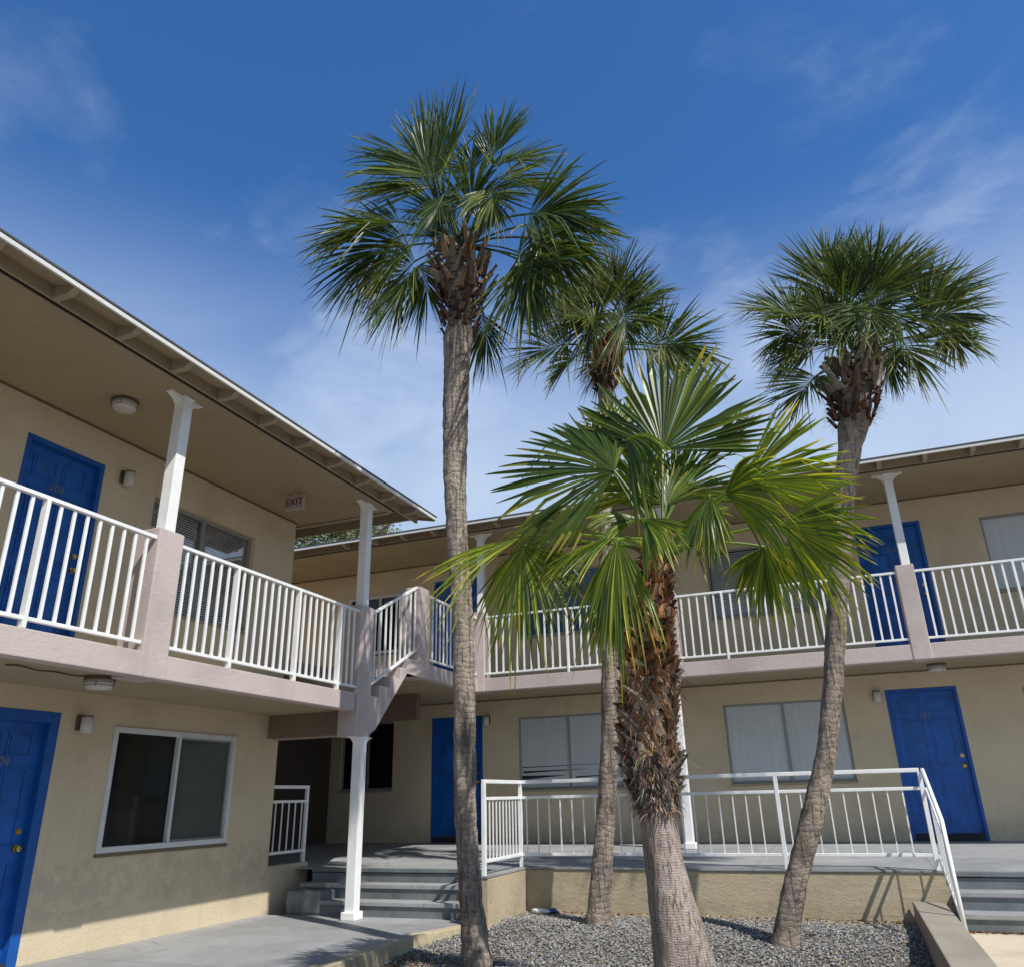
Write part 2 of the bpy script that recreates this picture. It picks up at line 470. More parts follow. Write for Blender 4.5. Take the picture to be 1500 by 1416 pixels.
# ------------------------------------------------------------------ building parts
def wall_x(m_, x, y0, y1, z0, z1, holes, th=.2, back=-1):
    """wall in plane x (front face at x, thickness towards back) with rectangular openings (ya,yb,za,zb)"""
    ys = sorted({y0, y1, *[h[0] for h in holes], *[h[1] for h in holes]})
    for a, c in zip(ys, ys[1:]):
        hs = sorted([h for h in holes if h[0] <= a+1e-6 and h[1] >= c-1e-6], key=lambda h: h[2])
        z = z0
        for h in hs:
            if h[2] > z+1e-6: m_.box((x, a, z), (x+back*th, c, h[2]))
            z = h[3]
        if z1 > z+1e-6: m_.box((x, a, z), (x+back*th, c, z1))
def wall_y(m_, y, x0, x1, z0, z1, holes, th=.2):
    xs = sorted({x0, x1, *[h[0] for h in holes], *[h[1] for h in holes]})
    for a, c in zip(xs, xs[1:]):
        hs = sorted([h for h in holes if h[0] <= a+1e-6 and h[1] >= c-1e-6], key=lambda h: h[2])
        z = z0
        for h in hs:
            if h[2] > z+1e-6: m_.box((a, y, z), (c, y+th, h[2]))
            z = h[3]
        if z1 > z+1e-6: m_.box((a, y, z), (c, y+th, z1))

class Fr:
    """local frame on a facade: u along the wall, n outwards, z up"""
    def __init__(s, side): s.side = side
    def P(s, u, n, z):
        return (XL+n, u, z) if s.side == 'L' else (u, YR-n, z)
    def box(s, m_, u0, u1, n0, n1, z0, z1, col=None): m_.box(s.P(u0,n0,z0), s.P(u1,n1,z1), col)

def merge_text(body, size, P0, side, mat, name, parent, depth=.004, align='CENTER', shear=0.0):
    cu = bpy.data.curves.new(name, 'FONT'); cu.body = body; cu.size = size; cu.extrude = depth
    cu.align_x = align; cu.align_y = 'CENTER'; cu.shear = shear
    ob = bpy.data.objects.new(name, cu); COL.objects.link(ob)
    dg = bpy.context.evaluated_depsgraph_get(); dg.update()
    me = bpy.data.meshes.new_from_object(ob.evaluated_get(dg))
    bpy.data.objects.remove(ob); bpy.data.curves.remove(cu)
    if side == 'L': mat4 = Matrix(((0,0,1,0),(1,0,0,0),(0,1,0,0),(0,0,0,1)))
    else: mat4 = Matrix(((1,0,0,0),(0,0,-1,0),(0,1,0,0),(0,0,0,1)))
    me.transform(Matrix.Translation(Vector(P0)) @ mat4)
    o = bpy.data.objects.new(name, me); COL.objects.link(o)
    me.materials.clear(); me.materials.append(mat)
    if parent: attach(o, parent)
    return o

def door(bld, side, u0, u1, z0, z1, number, swing, label=None, fw=.05, th=.036):
    """six panel door; swing = +1 knob at the high-u side"""
    F = Fr(side); rec = .07
    # slab, as a mesh with raised panels
    d = MB(); a, c = u0+fw, u1-fw; zb, zt = z0+th+.004, z1-fw
    F.box(d, a, c, -rec-.045, -rec, zb, zt)
    H = zt-zb; W = c-a
    rows = [(.05,.40),(.46,.80),(.845,.955)]
    for r0, r1 in rows:
        for s0, s1 in ((.13,.46),(.54,.87)):
            p0, p1, q0, q1 = a+W*s0, a+W*s1, zb+H*r0, zb+H*r1
            # moulding ring
            for (x0,x1,y0,y1) in ((p0,p1,q0,q0+.014),(p0,p1,q1-.014,q1),(p0,p0+.014,q0+.014,q1-.014),(p1-.014,p1,q0+.014,q1-.014)):
                F.box(d, x0, x1, -rec-.002, -rec+.010, y0, y1)
            F.box(d, p0+.035, p1-.035, -rec-.002, -rec+.007, q0+.035, q1-.035)
    D = d.build('door', M['blue'], bld)
    if label: D['label'] = label
    f = MB()
    F.box(f, u0, u0+fw, -.16, .006, z0, z1); F.box(f, u1-fw, u1, -.16, .006, z0, z1)
    F.box(f, u0+fw, u1-fw, -.16, .0055, z1-fw, z1)
    f.build('frame', M['bluef'], D, bevel=.004)
    s_ = MB(); F.box(s_, u0+fw, u1-fw, -.16, .012, z0-.002, z0+th); s_.build('threshold', M['thresh'], D)
    hu = (c-.065) if swing > 0 else (a+.065)
    for nm, zz_, r in (('handle', zb+H*.455, .027), ('deadbolt', zb+H*.525, .024)):
        k = MB()
        k.tube([F.P(hu,-rec,zz_), F.P(hu,-rec+.008,zz_)], r*1.15, 14)
        if nm == 'handle':
            k.tube([F.P(hu,-rec+.008,zz_), F.P(hu,-rec+.03,zz_), F.P(hu,-rec+.04,zz_), F.P(hu,-rec+.06,zz_), F.P(hu,-rec+.068,zz_)], [.010,.011,.025,.027,.014], 14)
        else:
            k.tube([F.P(hu,-rec+.008,zz_), F.P(hu,-rec+.022,zz_)], r*.8, 14)
        k.build(nm, M['brass'], D, smooth=False)
    if number:
        merge_text(number, .11, F.P((u0+u1)/2, -rec+.001, zb+H*.822), side, M['numeral'], 'house_number', D, .004, shear=.15)
    return D

def window(bld, side, u0, u1, z0, z1, kind, mull=.5, frame='alu', rec=.06, wlabel=None):
    F = Fr(side); fw = .035 if frame == 'alu' else .055
    n0, n1 = -rec-.04, -rec
    if frame == 'white': n0, n1 = -.05, .018
    m_ = MB()
    F.box(m_, u0, u0+fw, n0, n1, z0, z1); F.box(m_, u1-fw, u1, n0, n1, z0, z1)
    F.box(m_, u0+fw, u1-fw, n0, n1, z1-fw, z1); F.box(m_, u0+fw, u1-fw, n0, n1, z0, z0+fw)
    um = u0+(u1-u0)*mull
    F.box(m_, um-.02, um+.02, n0+.005, n1-.005, z0+fw, z1-fw)
    W = m_.build('window', M['whitew' if frame == 'white' else 'alu'], bld, bevel=.004)
    if wlabel: W['label'] = wlabel
    def pane(a, c, mat, name='pane', n=None):
        p = MB(); nn = n0+.012 if n is None else n
        F.box(p, a, c, nn-.004, nn, z0+fw, z1-fw); return p.build(name, M[mat], W)
    def blinds(a, c, za, zb_, mat='blind', tilt=1):
        p = MB(); z = za; nn = n0-.05
        while z < zb_-.01:
            p.add([F.P(a,nn-.008,z+.025), F.P(c,nn-.008,z+.025), F.P(c,nn+.010,z+.001), F.P(a,nn+.010,z+.001)], [(0,1,2,3)])
            z += .030
        p.build('blind', M[mat], W, recalc=False)
    def backing(a, c, mat='thresh'):
        p = MB(); F.box(p, a, c, n0-.13, n0-.10, z0+.002, z1-.002); return p.build('room_darkness', M[mat], W)
    if kind == 'dark':
        pane(u0+fw, um-.02, 'glass_black'); pane(um+.02, u1-fw, 'glass_green')
        # inner sash rails
        q = MB(); a, c = um+.02, u1-fw
        for (x0,x1,y0,y1) in ((a,c,z0+fw,z0+fw+.022),(a,c,z1-fw-.02,z1-fw),(a,a+.02,z0+fw+.022,z1-fw-.02),(c-.02,c,z0+fw+.022,z1-fw-.02)):
            F.box(q, x0, x1, n0+.0135, n0+.03, y0, y1)
        q.build('sash', M['alu'], W)
        q = MB(); 
        for k in range(14): F.box(q, um+.06, u1-.09, n0+.0122, n0+.0135, z0+.10+k*.022, z0+.104+k*.022)
        q.build('blind', M['glass_green'], W)
    elif kind == 'blinds':
        backing(u0+fw, u1-fw); blinds(u0+fw+.01, um-.02, z0+fw, z1-fw, 'blindL'); blinds(um+.02, u1-fw-.01, z0+fw, z1-fw, 'blindL')
        for a, c in ((u0+fw, um-.02), (um+.02, u1-fw)): pane(a, c, 'pane_clear')
    elif kind == 'blindsW':
        backing(u0+fw, u1-fw); blinds(u0+fw+.01, um-.02, z0+fw, z1-fw); blinds(um+.02, u1-fw-.01, z0+fw, z1-fw)
        for a, c in ((u0+fw, um-.02), (um+.02, u1-fw)): pane(a, c, 'pane_clear')
    elif kind == 'sheer':
        pane(u0+fw, um-.02, 'sheer'); pane(um+.02, u1-fw, 'sheer')
    elif kind == 'torn':
        pane(u0+fw, um-.02, 'sheer'); pane(um+.02, u1-fw, 'sheer')
        q = MB(); rr = random.Random(5)
        H = z1-z0
        for (a, c, h, th) in ((.03,.66,.235,.018),(.02,.95,.30,.008),(.55,.95,.15,.012),(.02,.45,.16,.035)):
            x0 = u0+(u1-u0)*a; x1 = u0+(u1-u0)*c; zz_ = z0+H*h
            nn = n0+.013
            q.add([F.P(x0,nn,zz_-th), F.P(x1,nn,zz_+.02), F.P(x1,nn,zz_+.024), F.P(x0,nn,zz_+th)], [(0,1,2,3)])
        q.build('blind_gap', M['thresh'], W)
    elif kind == 'blue':
        pane(u0+fw, um-.02, 'glass_blue'); pane(um+.02, u1-fw, 'glass_blue')
    elif kind == 'black':
        pane(u0+fw, um-.02, 'glass_black'); pane(um+.02, u1-fw, 'glass_black')
    sl = MB(); F.box(sl, u0-.01, u1+.01, -.10, .022, z0-.035, z0-.001); sl.build('sill', M['joint' if frame == 'white' else 'trim'], W, bevel=.005)
    return W

def column(bld, x, y, z0, z1, ax, w=.122, base=False):
    """white post; ax = facade direction of the top brackets"""
    m_ = MB(); m_.box((x-w/2,y-w/2,z0),(x+w/2,y+w/2,z1))
    C = m_.build('column', M['whitecol'], bld, bevel=.008)
    if z1 - z0 < 2.3 and not base:
        pass
    for s in (-1, 1):
        q = MB(); pts = []
        L_, H_ = .15, .17
        for k in range(9):
            t_ = k/8*math.pi/2
            pts.append((w/2+.001 + L_*(1-math.cos(t_)), z1-H_+H_*math.sin(t_)*.92))
        poly = [(w/2+.001, z1-H_)] + pts[1:] + [(w/2+.001+L_, z1-.002), (w/2+.001, z1-.002)]
        if ax == 'y':
            q.prism([(y+s*a, b_) for a, b_ in poly], 'x', x-.04, x+.04)
        else:
            q.prism([(x+s*a, b_) for a, b_ in poly], 'y', y-.04, y+.04)
        q.build('bracket', M['whitecol'], C)
    cp = MB(); cp.box((x-w/2-.012,y-w/2-.012,z1-.022),(x+w/2+.012,y+w/2+.012,z1-.003)); cp.build('cap', M['whitecol'], C, bevel=.004)
    if base:
        q = MB(); q.box((x-w/2-.03,y-w/2-.03,z0),(x+w/2+.03,y+w/2+.03,z0+.085)); q.build('base', M['whitecol'], C, bevel=.012)
    return C

def pier(bld, x0, x1, y0, y1, z0, z1):
    m_ = MB(); m_.box((x0,y0,z0),(x1,y1,z1)); return m_.build('pier', M['fascia'], bld, bevel=.012)

# ---------------- left wing
bL = thing('motel_building', (-9, 3, 0), 'beige two-storey wing on the left with taupe balcony and blue doors', 'building')
D204 = (4.718, 5.63, 2.492, 4.655); D104 = (4.70, 5.645, .0, 2.10)
WUL = (6.35, 8.11, 3.30, 4.56); WLL = (6.29, 8.13, .835, 2.02)
D2 = (1.2, 2.12, 2.492, 4.655); D1 = (1.2, 2.12, .0, 2.10); W2 = (2.6, 4.2, 3.3, 4.56); W1 = (2.6, 4.2, .835, 2.02)
m_ = MB()
wall_x(m_, XL, -6, YEND, -.1, ZC, [(a,b,c,d) for a,b,c,d in (D204, D104, WUL, WLL, D2, D1, W2, W1)])
m_.box((XL-.2, YEND-.2, -.1), (-12.5, YEND, ZC))
m_.build('wall', M['wall'], bL)
door(bL, 'L', *D204[:2], D204[2], D204[3], '204', 1, 'shaded blue six-panel door numbered 204')
door(bL, 'L', *D104[:2], D104[2], D104[3], '104', 1, 'blue six-panel door numbered 104', fw=.10)
door(bL, 'L', *D2[:2], D2[2], D2[3], '', 1); door(bL, 'L', *D1[:2], D1[2], D1[3], '', 1)
window(bL, 'L', *WUL, 'blinds', wlabel='recessed window with closed grey blinds')
window(bL, 'L', *WLL, 'dark', mull=.50, frame='white', wlabel='dark glass window in a white frame')
window(bL, 'L', *W2, 'blinds'); window(bL, 'L', *W1, 'dark', frame='white')
# balcony slab
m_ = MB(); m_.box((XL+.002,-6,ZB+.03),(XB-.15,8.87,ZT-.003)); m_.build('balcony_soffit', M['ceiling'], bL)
m_ = MB(); m_.box((XB-.148,-6,ZB),(XB,8.52,ZT)); m_.build('balcony_fascia', M['fascia'], bL, bevel=.008)
# piers and columns
PW = .29
pier(bL, XB-.30, XB+.012, 5.14, 5.44, ZB-.004, 3.61)
pier(bL, XB-.26, XB+.014, 8.55, 8.86, 1.985, 3.60)
pier(bL, XB-.30, XB+.012, 1.84, 2.14, ZB-.004, 3.61)
column(bL, XB-.12, 5.325, 3.61, ZC, 'y'); column(bL, XB-.085, 8.705, 3.60, ZC, 'y'); column(bL, XB-.12, 2.0, 3.61, ZC, 'y')
column(bL, XB-.045, 8.74, 0, 1.99, 'y', w=.125, base=True)
# beam from wall end to corner pier
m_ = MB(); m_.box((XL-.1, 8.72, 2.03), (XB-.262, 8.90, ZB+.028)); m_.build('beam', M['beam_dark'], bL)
# curb wall with the guard rail, same plane as the wall
m_ = MB(); m_.box((XL-.12, YEND+.002, -.1), (XL-.002, 9.80, .52)); m_.build('curb_wall', M['wall'], bL, bevel=.01)
# ceiling + roof
GY = 9.13
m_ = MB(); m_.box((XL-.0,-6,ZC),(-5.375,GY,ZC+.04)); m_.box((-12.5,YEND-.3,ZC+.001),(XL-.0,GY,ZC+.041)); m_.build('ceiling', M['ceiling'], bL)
m_ = MB(); m_.box((-5.44,-6,ZC-.012),(-5.362,GY,ZC-.001)); m_.box((-12.5,GY-.05,ZC-.02),(-5.44,GY+.02,ZC-.0015)); m_.build('ceiling_trim', M['trim'], bL)
m_ = MB(); m_.box((-5.362,-6,ZC+.005),(-5.345,GY,ZC+.12)); m_.build('shadow_gap', M['darkgap'], bL)
m_ = MB(); m_.box((-5.343,-6,ZC+.012),(-5.315,9.74,ZC+.135)); m_.box((-12,9.60,ZC+.03),(-5.343,9.63,ZC+.2)); m_.build('sub_fascia', M['trim'], bL)
m_ = MB(); m_.prism([(XE-.02,ZC+.062),(-5.345,ZC+.13),(-9.5,ZC+.95),(-9.5,ZC+1.0),(-5.345,ZC+.155),(XE-.02,ZC+.082)], 'y', -6, 9.80)
m_.build('sheathing', M['trim'], bL)
m_ = MB(); m_.prism([(XE+.015,ZC+.086),(-9.5,ZC+1.003),(-9.5,ZC+1.04),(XE+.015,ZC+.104)], 'y', -6, 9.83)
m_.prism([(-9.5,ZC+1.003),(-13.5,ZC+.1),(-13.5,ZC+.14),(-9.5,ZC+1.04)], 'y', -6, 9.83)
m_.build('roof', M['shingle'], bL)
m_ = MB(); m_.box((XE-.014,-6,ZC+.040),(XE+.008,9.82,ZC+.083)); m_.build('drip_edge', M['drip'], bL, bevel=.003)
m_ = MB(); m_.prism([(XE-.02,ZC+.03),(-9.5,ZC+.97),(-9.5,ZC+1.0),(XE-.02,ZC+.08)], 'y', 9.803, 9.822); m_.build('rake_trim', M['trim'], bL)
m_ = MB(); m_.prism([(XL,ZC+.04),(-12.4,ZC+.04),(-9.5,ZC+.95)], 'y', YEND-.15, YEND-.0); m_.build('gable', M['wall'], bL)
y = 9.3
while y > -5:
    m_ = MB(); m_.prism([(-5.313,ZC+.0),(-5.13,ZC+.0),(-5.07,ZC+.045),(-5.07,ZC+.066),(-5.313,ZC+.116)], 'y', y-.03, y+.03)
    if y > -.5: m_.build('rafter_tail', M['trim'], bL)
    y -= .632
# thin joint strip between wall and ceiling
m_ = MB(); m_.box((XL+.001,-6,ZC-.024),(XL+.014,YEND,ZC-.001)); m_.build('joint_strip', M['joint'], bL)

# ---------------- rear wing
bR = thing('motel_building', (0, 14.5, .5), 'beige two-storey rear wing behind the palms with blue doors', 'building')
zb, zt, zc, ze = ZB+DZ, ZT+DZ, ZC+DZ, ZE+DZ
doorsR = [((.72,1.70),'101','201'), ((-7.02,-6.0),'103','203')]
holes = []
for (a, c), n0_, n1_ in doorsR: holes += [(a,c,ZW,2.655), (a,c,zt,5.255)]
wins = [((-1.72,.12),'sheer','blindsW'), ((-5.31,-3.46),'torn','blue'), ((2.54,4.4),'sheer','sheer')]
for (a, c), k0, k1 in wins: holes += [(a,c,1.375,2.58), (a,c,4.0,5.18)]
holes += [(-8.97,-7.83,1.44,2.65), (-8.97,-7.5,3.95,5.12), (5.2,6.15,ZW,2.655), (5.2,6.15,zt,5.255)]
m_ = MB(); wall_y(m_, YR, -12.5, 9, -.1, zc, holes); m_.build('wall', M['wall'], bR)
for (a, c), n0_, n1_ in doorsR:
    door(bR, 'R', a, c, ZW+.01, 2.655, n0_, 1, fw=.045, th=.085); door(bR, 'R', a, c, zt, 5.255, n1_, 1)
door(bR, 'R', 5.2, 6.15, ZW+.01, 2.655, '', 1); door(bR, 'R', 5.2, 6.15, zt, 5.255, '', 1)
for (a, c), k0, k1 in wins:
    window(bR, 'R', a, c, 1.375, 2.58, k0, rec=.03); window(bR, 'R', a, c, 4.0, 5.18, k1, rec=.03)
window(bR, 'R', -8.97, -7.83, 1.44, 2.65, 'black', rec=.04)
window(bR, 'R', -8.97, -7.5, 3.95, 5.12, 'black', frame='white')
# unseen end wall added to keep the passage dark
m_ = MB(); m_.box((-12.5,YEND+.005,-.1),(-12.3,YR-.002,zc-.2)); m_.build('added_passage_wall', M['wall'], bR)
m_ = MB(); m_.box((-9.4,YEND+.01,.45),(-9.2,YR-.002,zb-.01)); m_.build('added_passage_wall', M['passage_shade'], bR)  # added near-black wall standing in for the passage's deep shade
# slabs; last box is an added cover that keeps the passage dark
m_ = MB(); m_.box((-12.5,YB+.15,zb+.03),(9,YR-.002,zt-.003)); m_.box((-12.29,10.10,zb+.0301),(XB-.15,YB+.149,zt-.0031)); m_.box((-12.29,YEND+.008,zb+.03),(XL-.02,10.099,zt-.003))
m_.build('balcony_soffit', M['ceiling'], bR)
m_ = MB(); m_.box((XB-.0,YB,zb),(9,YB+.148,zt)); m_.build('balcony_fascia', M['fascia'], bR, bevel=.008)
m_ = MB(); m_.box((XB-.148,9.80,zb),(XB-.002,YB+.147,zt)); m_.build('balcony_fascia', M['fascia'], bR, bevel=.008)
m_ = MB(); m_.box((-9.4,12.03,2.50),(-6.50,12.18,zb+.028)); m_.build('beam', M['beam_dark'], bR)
# piers, columns
for x0 in (-2.32, 1.09, 4.45):
    pier(bR, x0, x0+.24, YB-.012, YB+.26, zb-.004, 4.215)
    column(bR, x0+.155, YB+.105, 4.215, zc, 'x', w=.115)
pier(bR, XB-.16, XB+.12, YB-.014, YB+.26, zb-.004, 4.215)
column(bR, XB+.03, YB+.105, 4.215, zc, 'x', w=.115)
pier(bR, XB-.34, XB+.014, 10.10, 10.42, zb-.006, 4.19)
column(bR, -2.22, YB+.10, decz(12.3), zb+.03, 'x', w=.115, base=True)
# eave
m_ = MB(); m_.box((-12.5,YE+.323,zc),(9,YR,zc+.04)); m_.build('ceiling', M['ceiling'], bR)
m_ = MB(); m_.box((-12.5,YE+.31,zc-.012),(9,YE+.388,zc-.001)); m_.build('ceiling_trim', M['trim'], bR)
m_ = MB(); m_.box((-12.5,YE+.293,zc+.005),(9,YE+.31,zc+.12)); m_.build('shadow_gap', M['darkgap'], bR)
m_ = MB(); m_.box((-12.5,YE+.263,zc+.012),(9,YE+.291,zc+.135)); m_.build('sub_fascia', M['trim'], bR)
m_ = MB(); m_.prism([(YE+.02,zc+.062),(YE+.293,zc+.13),(YE+4.2,zc+.92),(YE+4.2,zc+.97),(YE+.293,zc+.155),(YE+.02,zc+.082)], 'x', -12.5, 9); m_.build('sheathing', M['trim'], bR)
m_ = MB(); m_.prism([(YE-.015,zc+.086),(YE+4.2,zc+.973),(YE+4.2,zc+1.01),(YE-.015,zc+.104)], 'x', -12.5, 9.02)
m_.prism([(YE+4.2,zc+.973),(YE+8.4,zc+.1),(YE+8.4,zc+.14),(YE+4.2,zc+1.01)], 'x', -12.5, 9.02); m_.build('roof', M['shingle'], bR)
m_ = MB(); m_.box((-12.5,YE-.008,zc+.040),(9,YE+.014,zc+.083)); m_.build('drip_edge', M['drip'], bR, bevel=.003)
x = -8.0
while x < 4.6:
    m_ = MB(); m_.prism([(YE+.261,zc+.0),(YE+.08,zc+.0),(YE+.02,zc+.045),(YE+.02,zc+.066),(YE+.261,zc+.116)], 'x', x-.03, x+.03)
    m_.build('rafter_tail', M['trim'], bR); x += .609
m_ = MB(); m_.box((-12.5,YR-.014,zc-.024),(9,YR-.001,zc-.001)); m_.build('joint_strip', M['joint'], bR)
m_ = MB(); m_.box((-12.3,YR-.018,zb+.008),(9,YR-.001,zb+.029)); m_.build('joint_strip', M['joint'], bR)

# ---------------- upper stair linking the balconies
st = thing('balcony_stairs', (XB-.7, 9.3, ZT), 'short taupe concrete stair linking the left balcony to the higher rear one', 'stairs')
m_ = MB()
ys = [8.865, 9.10, 9.36, 9.62, 9.88, 10.095]
prof = [(8.865, 2.01), (9.02, 2.10), (9.80, 2.885), (10.095, 2.885), (10.095, zt-.004)]
rise = DZ/4
pts = [(10.095, zt-.004), (9.86, zt-.004), (9.86, zt-rise), (9.60, zt-rise), (9.60, zt-2*rise), (9.34, zt-2*rise), (9.34, zt-3*rise), (9.08, zt-3*rise), (9.08, ZT), (8.865, ZT)]
poly = [(8.865, 2.01), (9.02, 2.09), (9.80, 2.885), (10.095, 2.885)] + pts
m_.prism(poly, 'x', XL+.01, XB-.003)
m_.build('flight', M['fascia'], st)

# ------------------------------------------------------------------ railings
def railing(label, A, B, group=None, htop=1.037, hbot=.075, spacing=.125, posts=(), style='balcony', first=None, cat='railing', end_posts=False):
    A = Vector(A); B = Vector(B); L_ = (B-A).xy.length; d = (B-A)/L_
    th = thing('balcony_railing' if style == 'balcony' else 'terrace_railing', tuple(A), label, cat, group)
    up = Vector((0,0,1)); wm = 'white'
    tw, thh = (.045,.032) if style == 'balcony' else (.042,.042)
    q = MB()
    if style == 'balcony':
        q.beam(A+up*(htop-thh/2), B+up*(htop-thh/2), tw, thh); q.build('top_rail', M[wm], th, bevel=.004)
        q = MB(); q.beam(A+up*hbot, B+up*hbot, .04, .03); q.build('bottom_rail', M[wm], th, bevel=.004)
        lo, hi = hbot+.014, htop-thh+.001; bw = .026; bd = .018
    else:
        q.beam(A+up*(htop-.02), B+up*(htop-.02), .042, .042); q.build('top_rail', M[wm], th, bevel=.006)
        q = MB(); q.beam(A+up*(htop-.20), B+up*(htop-.20), .034, .034); q.build('middle_rail', M[wm], th, bevel=.005)
        q = MB(); q.beam(A+up*.14, B+up*.14, .034, .034); q.build('bottom_rail', M[wm], th, bevel=.005)
        lo, hi = .155, htop-.215; bw = .013; bd = .013
    pp = list(posts)
    for p in pp:
        P = A+d*p; pw = .062 if style == 'balcony' else .042
        q = MB(); base = -.0 
        q.beam(P+up*(-.0+.001), P+up*(htop-(thh if style == 'balcony' else .04)), pw, pw if style != 'balcony' else .032, up=(d.x, d.y, 0))
        q.build('post', M[wm], th, bevel=.003)
    t_ = first if first is not None else spacing
    n = 0; shared = None
    while t_ < L_-.02 and n < 98:
        if all(abs(t_-p) > spacing*.45 for p in pp):
            P = A+d*t_
            if shared is None:
                q = MB()
                if abs(d.x) > abs(d.y): q.box((-bw/2,-bd/2,lo),(bw/2,bd/2,hi))
                else: q.box((-bd/2,-bw/2,lo),(bd/2,bw/2,hi))
                o = q.build('baluster', M[wm], None, bevel=0); shared = o.data
            else:
                o = bpy.data.objects.new('baluster', shared); COL.objects.link(o)
            jt = noise.noise(P*31.7)*.004
            o.location = (P.x+jt*abs(d.x), P.y+jt*abs(d.y), P.z); attach(o, th); n += 1
        t_ += spacing
    return th
GB = 'white baluster railings along the upper balconies'
railing('white balcony railing at far left in front of the blue door 204', (XB-.035,2.15,ZT), (XB-.035,5.14,ZT), GB, spacing=.1263, posts=(.85,1.886,), first=.122)
railing('white balcony railing in front of the blinds window, between the two left piers', (XB-.035,5.44,ZT), (XB-.035,8.55,ZT), GB, spacing=.1165, posts=(.815,1.86,2.7), first=.11)
railing('sloping white railing on the short stair between balconies', (XB-.045,8.865,ZT+.02), (XB-.045,10.10,zt+.06), GB, spacing=.135, posts=(), first=.12, hbot=.10)
railing('short white balcony railing in the corner behind the tallest palm', (XB-.035,10.40,zt), (XB-.035,YB,zt), GB, spacing=.125, posts=(1.1,), first=.08)
railing('white balcony railing of the rear wing behind the drooping fan palm leaves', (XB+.12,YB+.035,zt), (-2.32,YB+.035,zt), GB, spacing=.1235, posts=(1.46,), first=.085)
railing('white balcony railing of the rear wing between the fan palm and the right pier', (-2.08,YB+.035,zt), (1.09,YB+.035,zt), GB, spacing=.1475/1.18, posts=(.71,2.155), first=.085)
railing('white balcony railing of the rear wing at far right, past the right pier', (1.33,YB+.035,zt), (4.45,YB+.035,zt), GB, spacing=.1225, posts=(1.21,2.2), first=.104)
GT = 'white pipe railings around the terrace'
railing('long white terrace railing on top of the tan retaining wall', (-3.83,YD+.03,ZD), (.70,YD+.03,ZD), GT, htop=.975, spacing=.146, posts=(.02,1.56,3.07,4.53), style='t', first=.10)
railing('short white terrace railing at the right side of the shaded steps', (-3.81,8.64,ZD), (-3.81,YD+.03,ZD), GT, htop=.975, spacing=.10, posts=(.02,), style='t', first=.08)
railing('short white guard railing on the curb wall in the dark passage', (XL-.06,8.97,.52), (XL-.06,9.78,.52), GT, htop=.95, spacing=.14, posts=(.78,), style='t', first=.12)
def stair_rail(label, X_):
    th = thing('stair_railing', (X_, 9.75, ZD), label, 'railing', GT)
    T0, T1 = Vector((X_, YD+.03, ZD+.955)), Vector((X_, 8.80, .97)); BT = Vector((X_, 8.66, .0))
    q = MB(); q.tube([T0, T1, BT], .021, 10); q.build('hand_rail', M['white'], th, smooth=True)
    B0, B1 = Vector((X_, YD+.0, ZD+.13)), Vector((X_, 8.72, .16))
    q = MB(); q.tube([B0, B1], .017, 8); q.build('bottom_rail', M['white'], th, smooth=True)
    C0, C1 = Vector((X_, YD+.03, ZD+.77)), Vector((X_, 8.80, .80))
    q = MB(); q.tube([C0, C1], .015, 8); q.build('middle_rail', M['white'], th, smooth=True)
    for k in range(1, 8):
        t_ = k/8; a = B0.lerp(B1, t_); c = C0.lerp(C1, t_)
        y_ = YD + (8.76-YD)*t_
        a.y = y_; c.y = y_
        q = MB(); q.tube([a, c], .0065, 6); q.build('baluster', M['white'], th)
    if X_ > 1:
        q = MB(); q.tube([(X_, YD+.03, ZD), T0], .021, 8); q.build('post', M['white'], th)
stair_rail('sloping white handrail at the left edge of the sunlit steps', .735)
stair_rail('sloping white handrail at the right edge of the sunlit steps', 2.30)
railing('white terrace railing right of the sunlit steps', (2.30,YD+.05,ZD), (6.6,YD+.05,ZD), GT, htop=.975, spacing=.146, posts=(1.45,2.96), style='t', first=.10)

# ------------------------------------------------------------------ lamps, sign, cable
def ceiling_lamp(x, y, z, label):
    th = thing('ceiling_lamp', (x, y, z), label, 'ceiling lamp', 'round bulkhead lamps under the ceilings')
    q = MB(); q.tube([(x,y,z-.002),(x,y,z-.03)], .128, 28); q.build('base', M['rust'], th)
    q = MB(); q.tube([(x,y,z-.03),(x,y,z-.06),(x,y,z-.085),(x,y,z-.105),(x,y,z-.11)], [.118,.118,.113,.098,.05], 28); q.build('diffuser', M['opal'], th, smooth=True)
    q = MB(); q.tube([(x,y,z-.05),(x,y,z-.058)], .122, 28)
    q.tube([(x,y,z-.078),(x,y,z-.084)], .118, 28)
    for k in range(4):
        a = k*math.pi/2+.6
        q.beam((x+.124*math.cos(a),y+.124*math.sin(a),z-.03),(x+.116*math.cos(a),y+.116*math.sin(a),z-.088), .012,.012, up=(0,0,1))
    q.build('cage', M['litcol'], th)
ceiling_lamp(-6.14, 5.12, ZC, 'round bulkhead lamp on the upper ceiling near door 204')
ceiling_lamp(-5.92, 5.18, ZB+.03, 'caged bulkhead lamp under the left balcony, fed by a cable')
ceiling_lamp(1.44, 13.02, zb+.03, 'bulkhead lamp under the rear balcony above the right blue door')
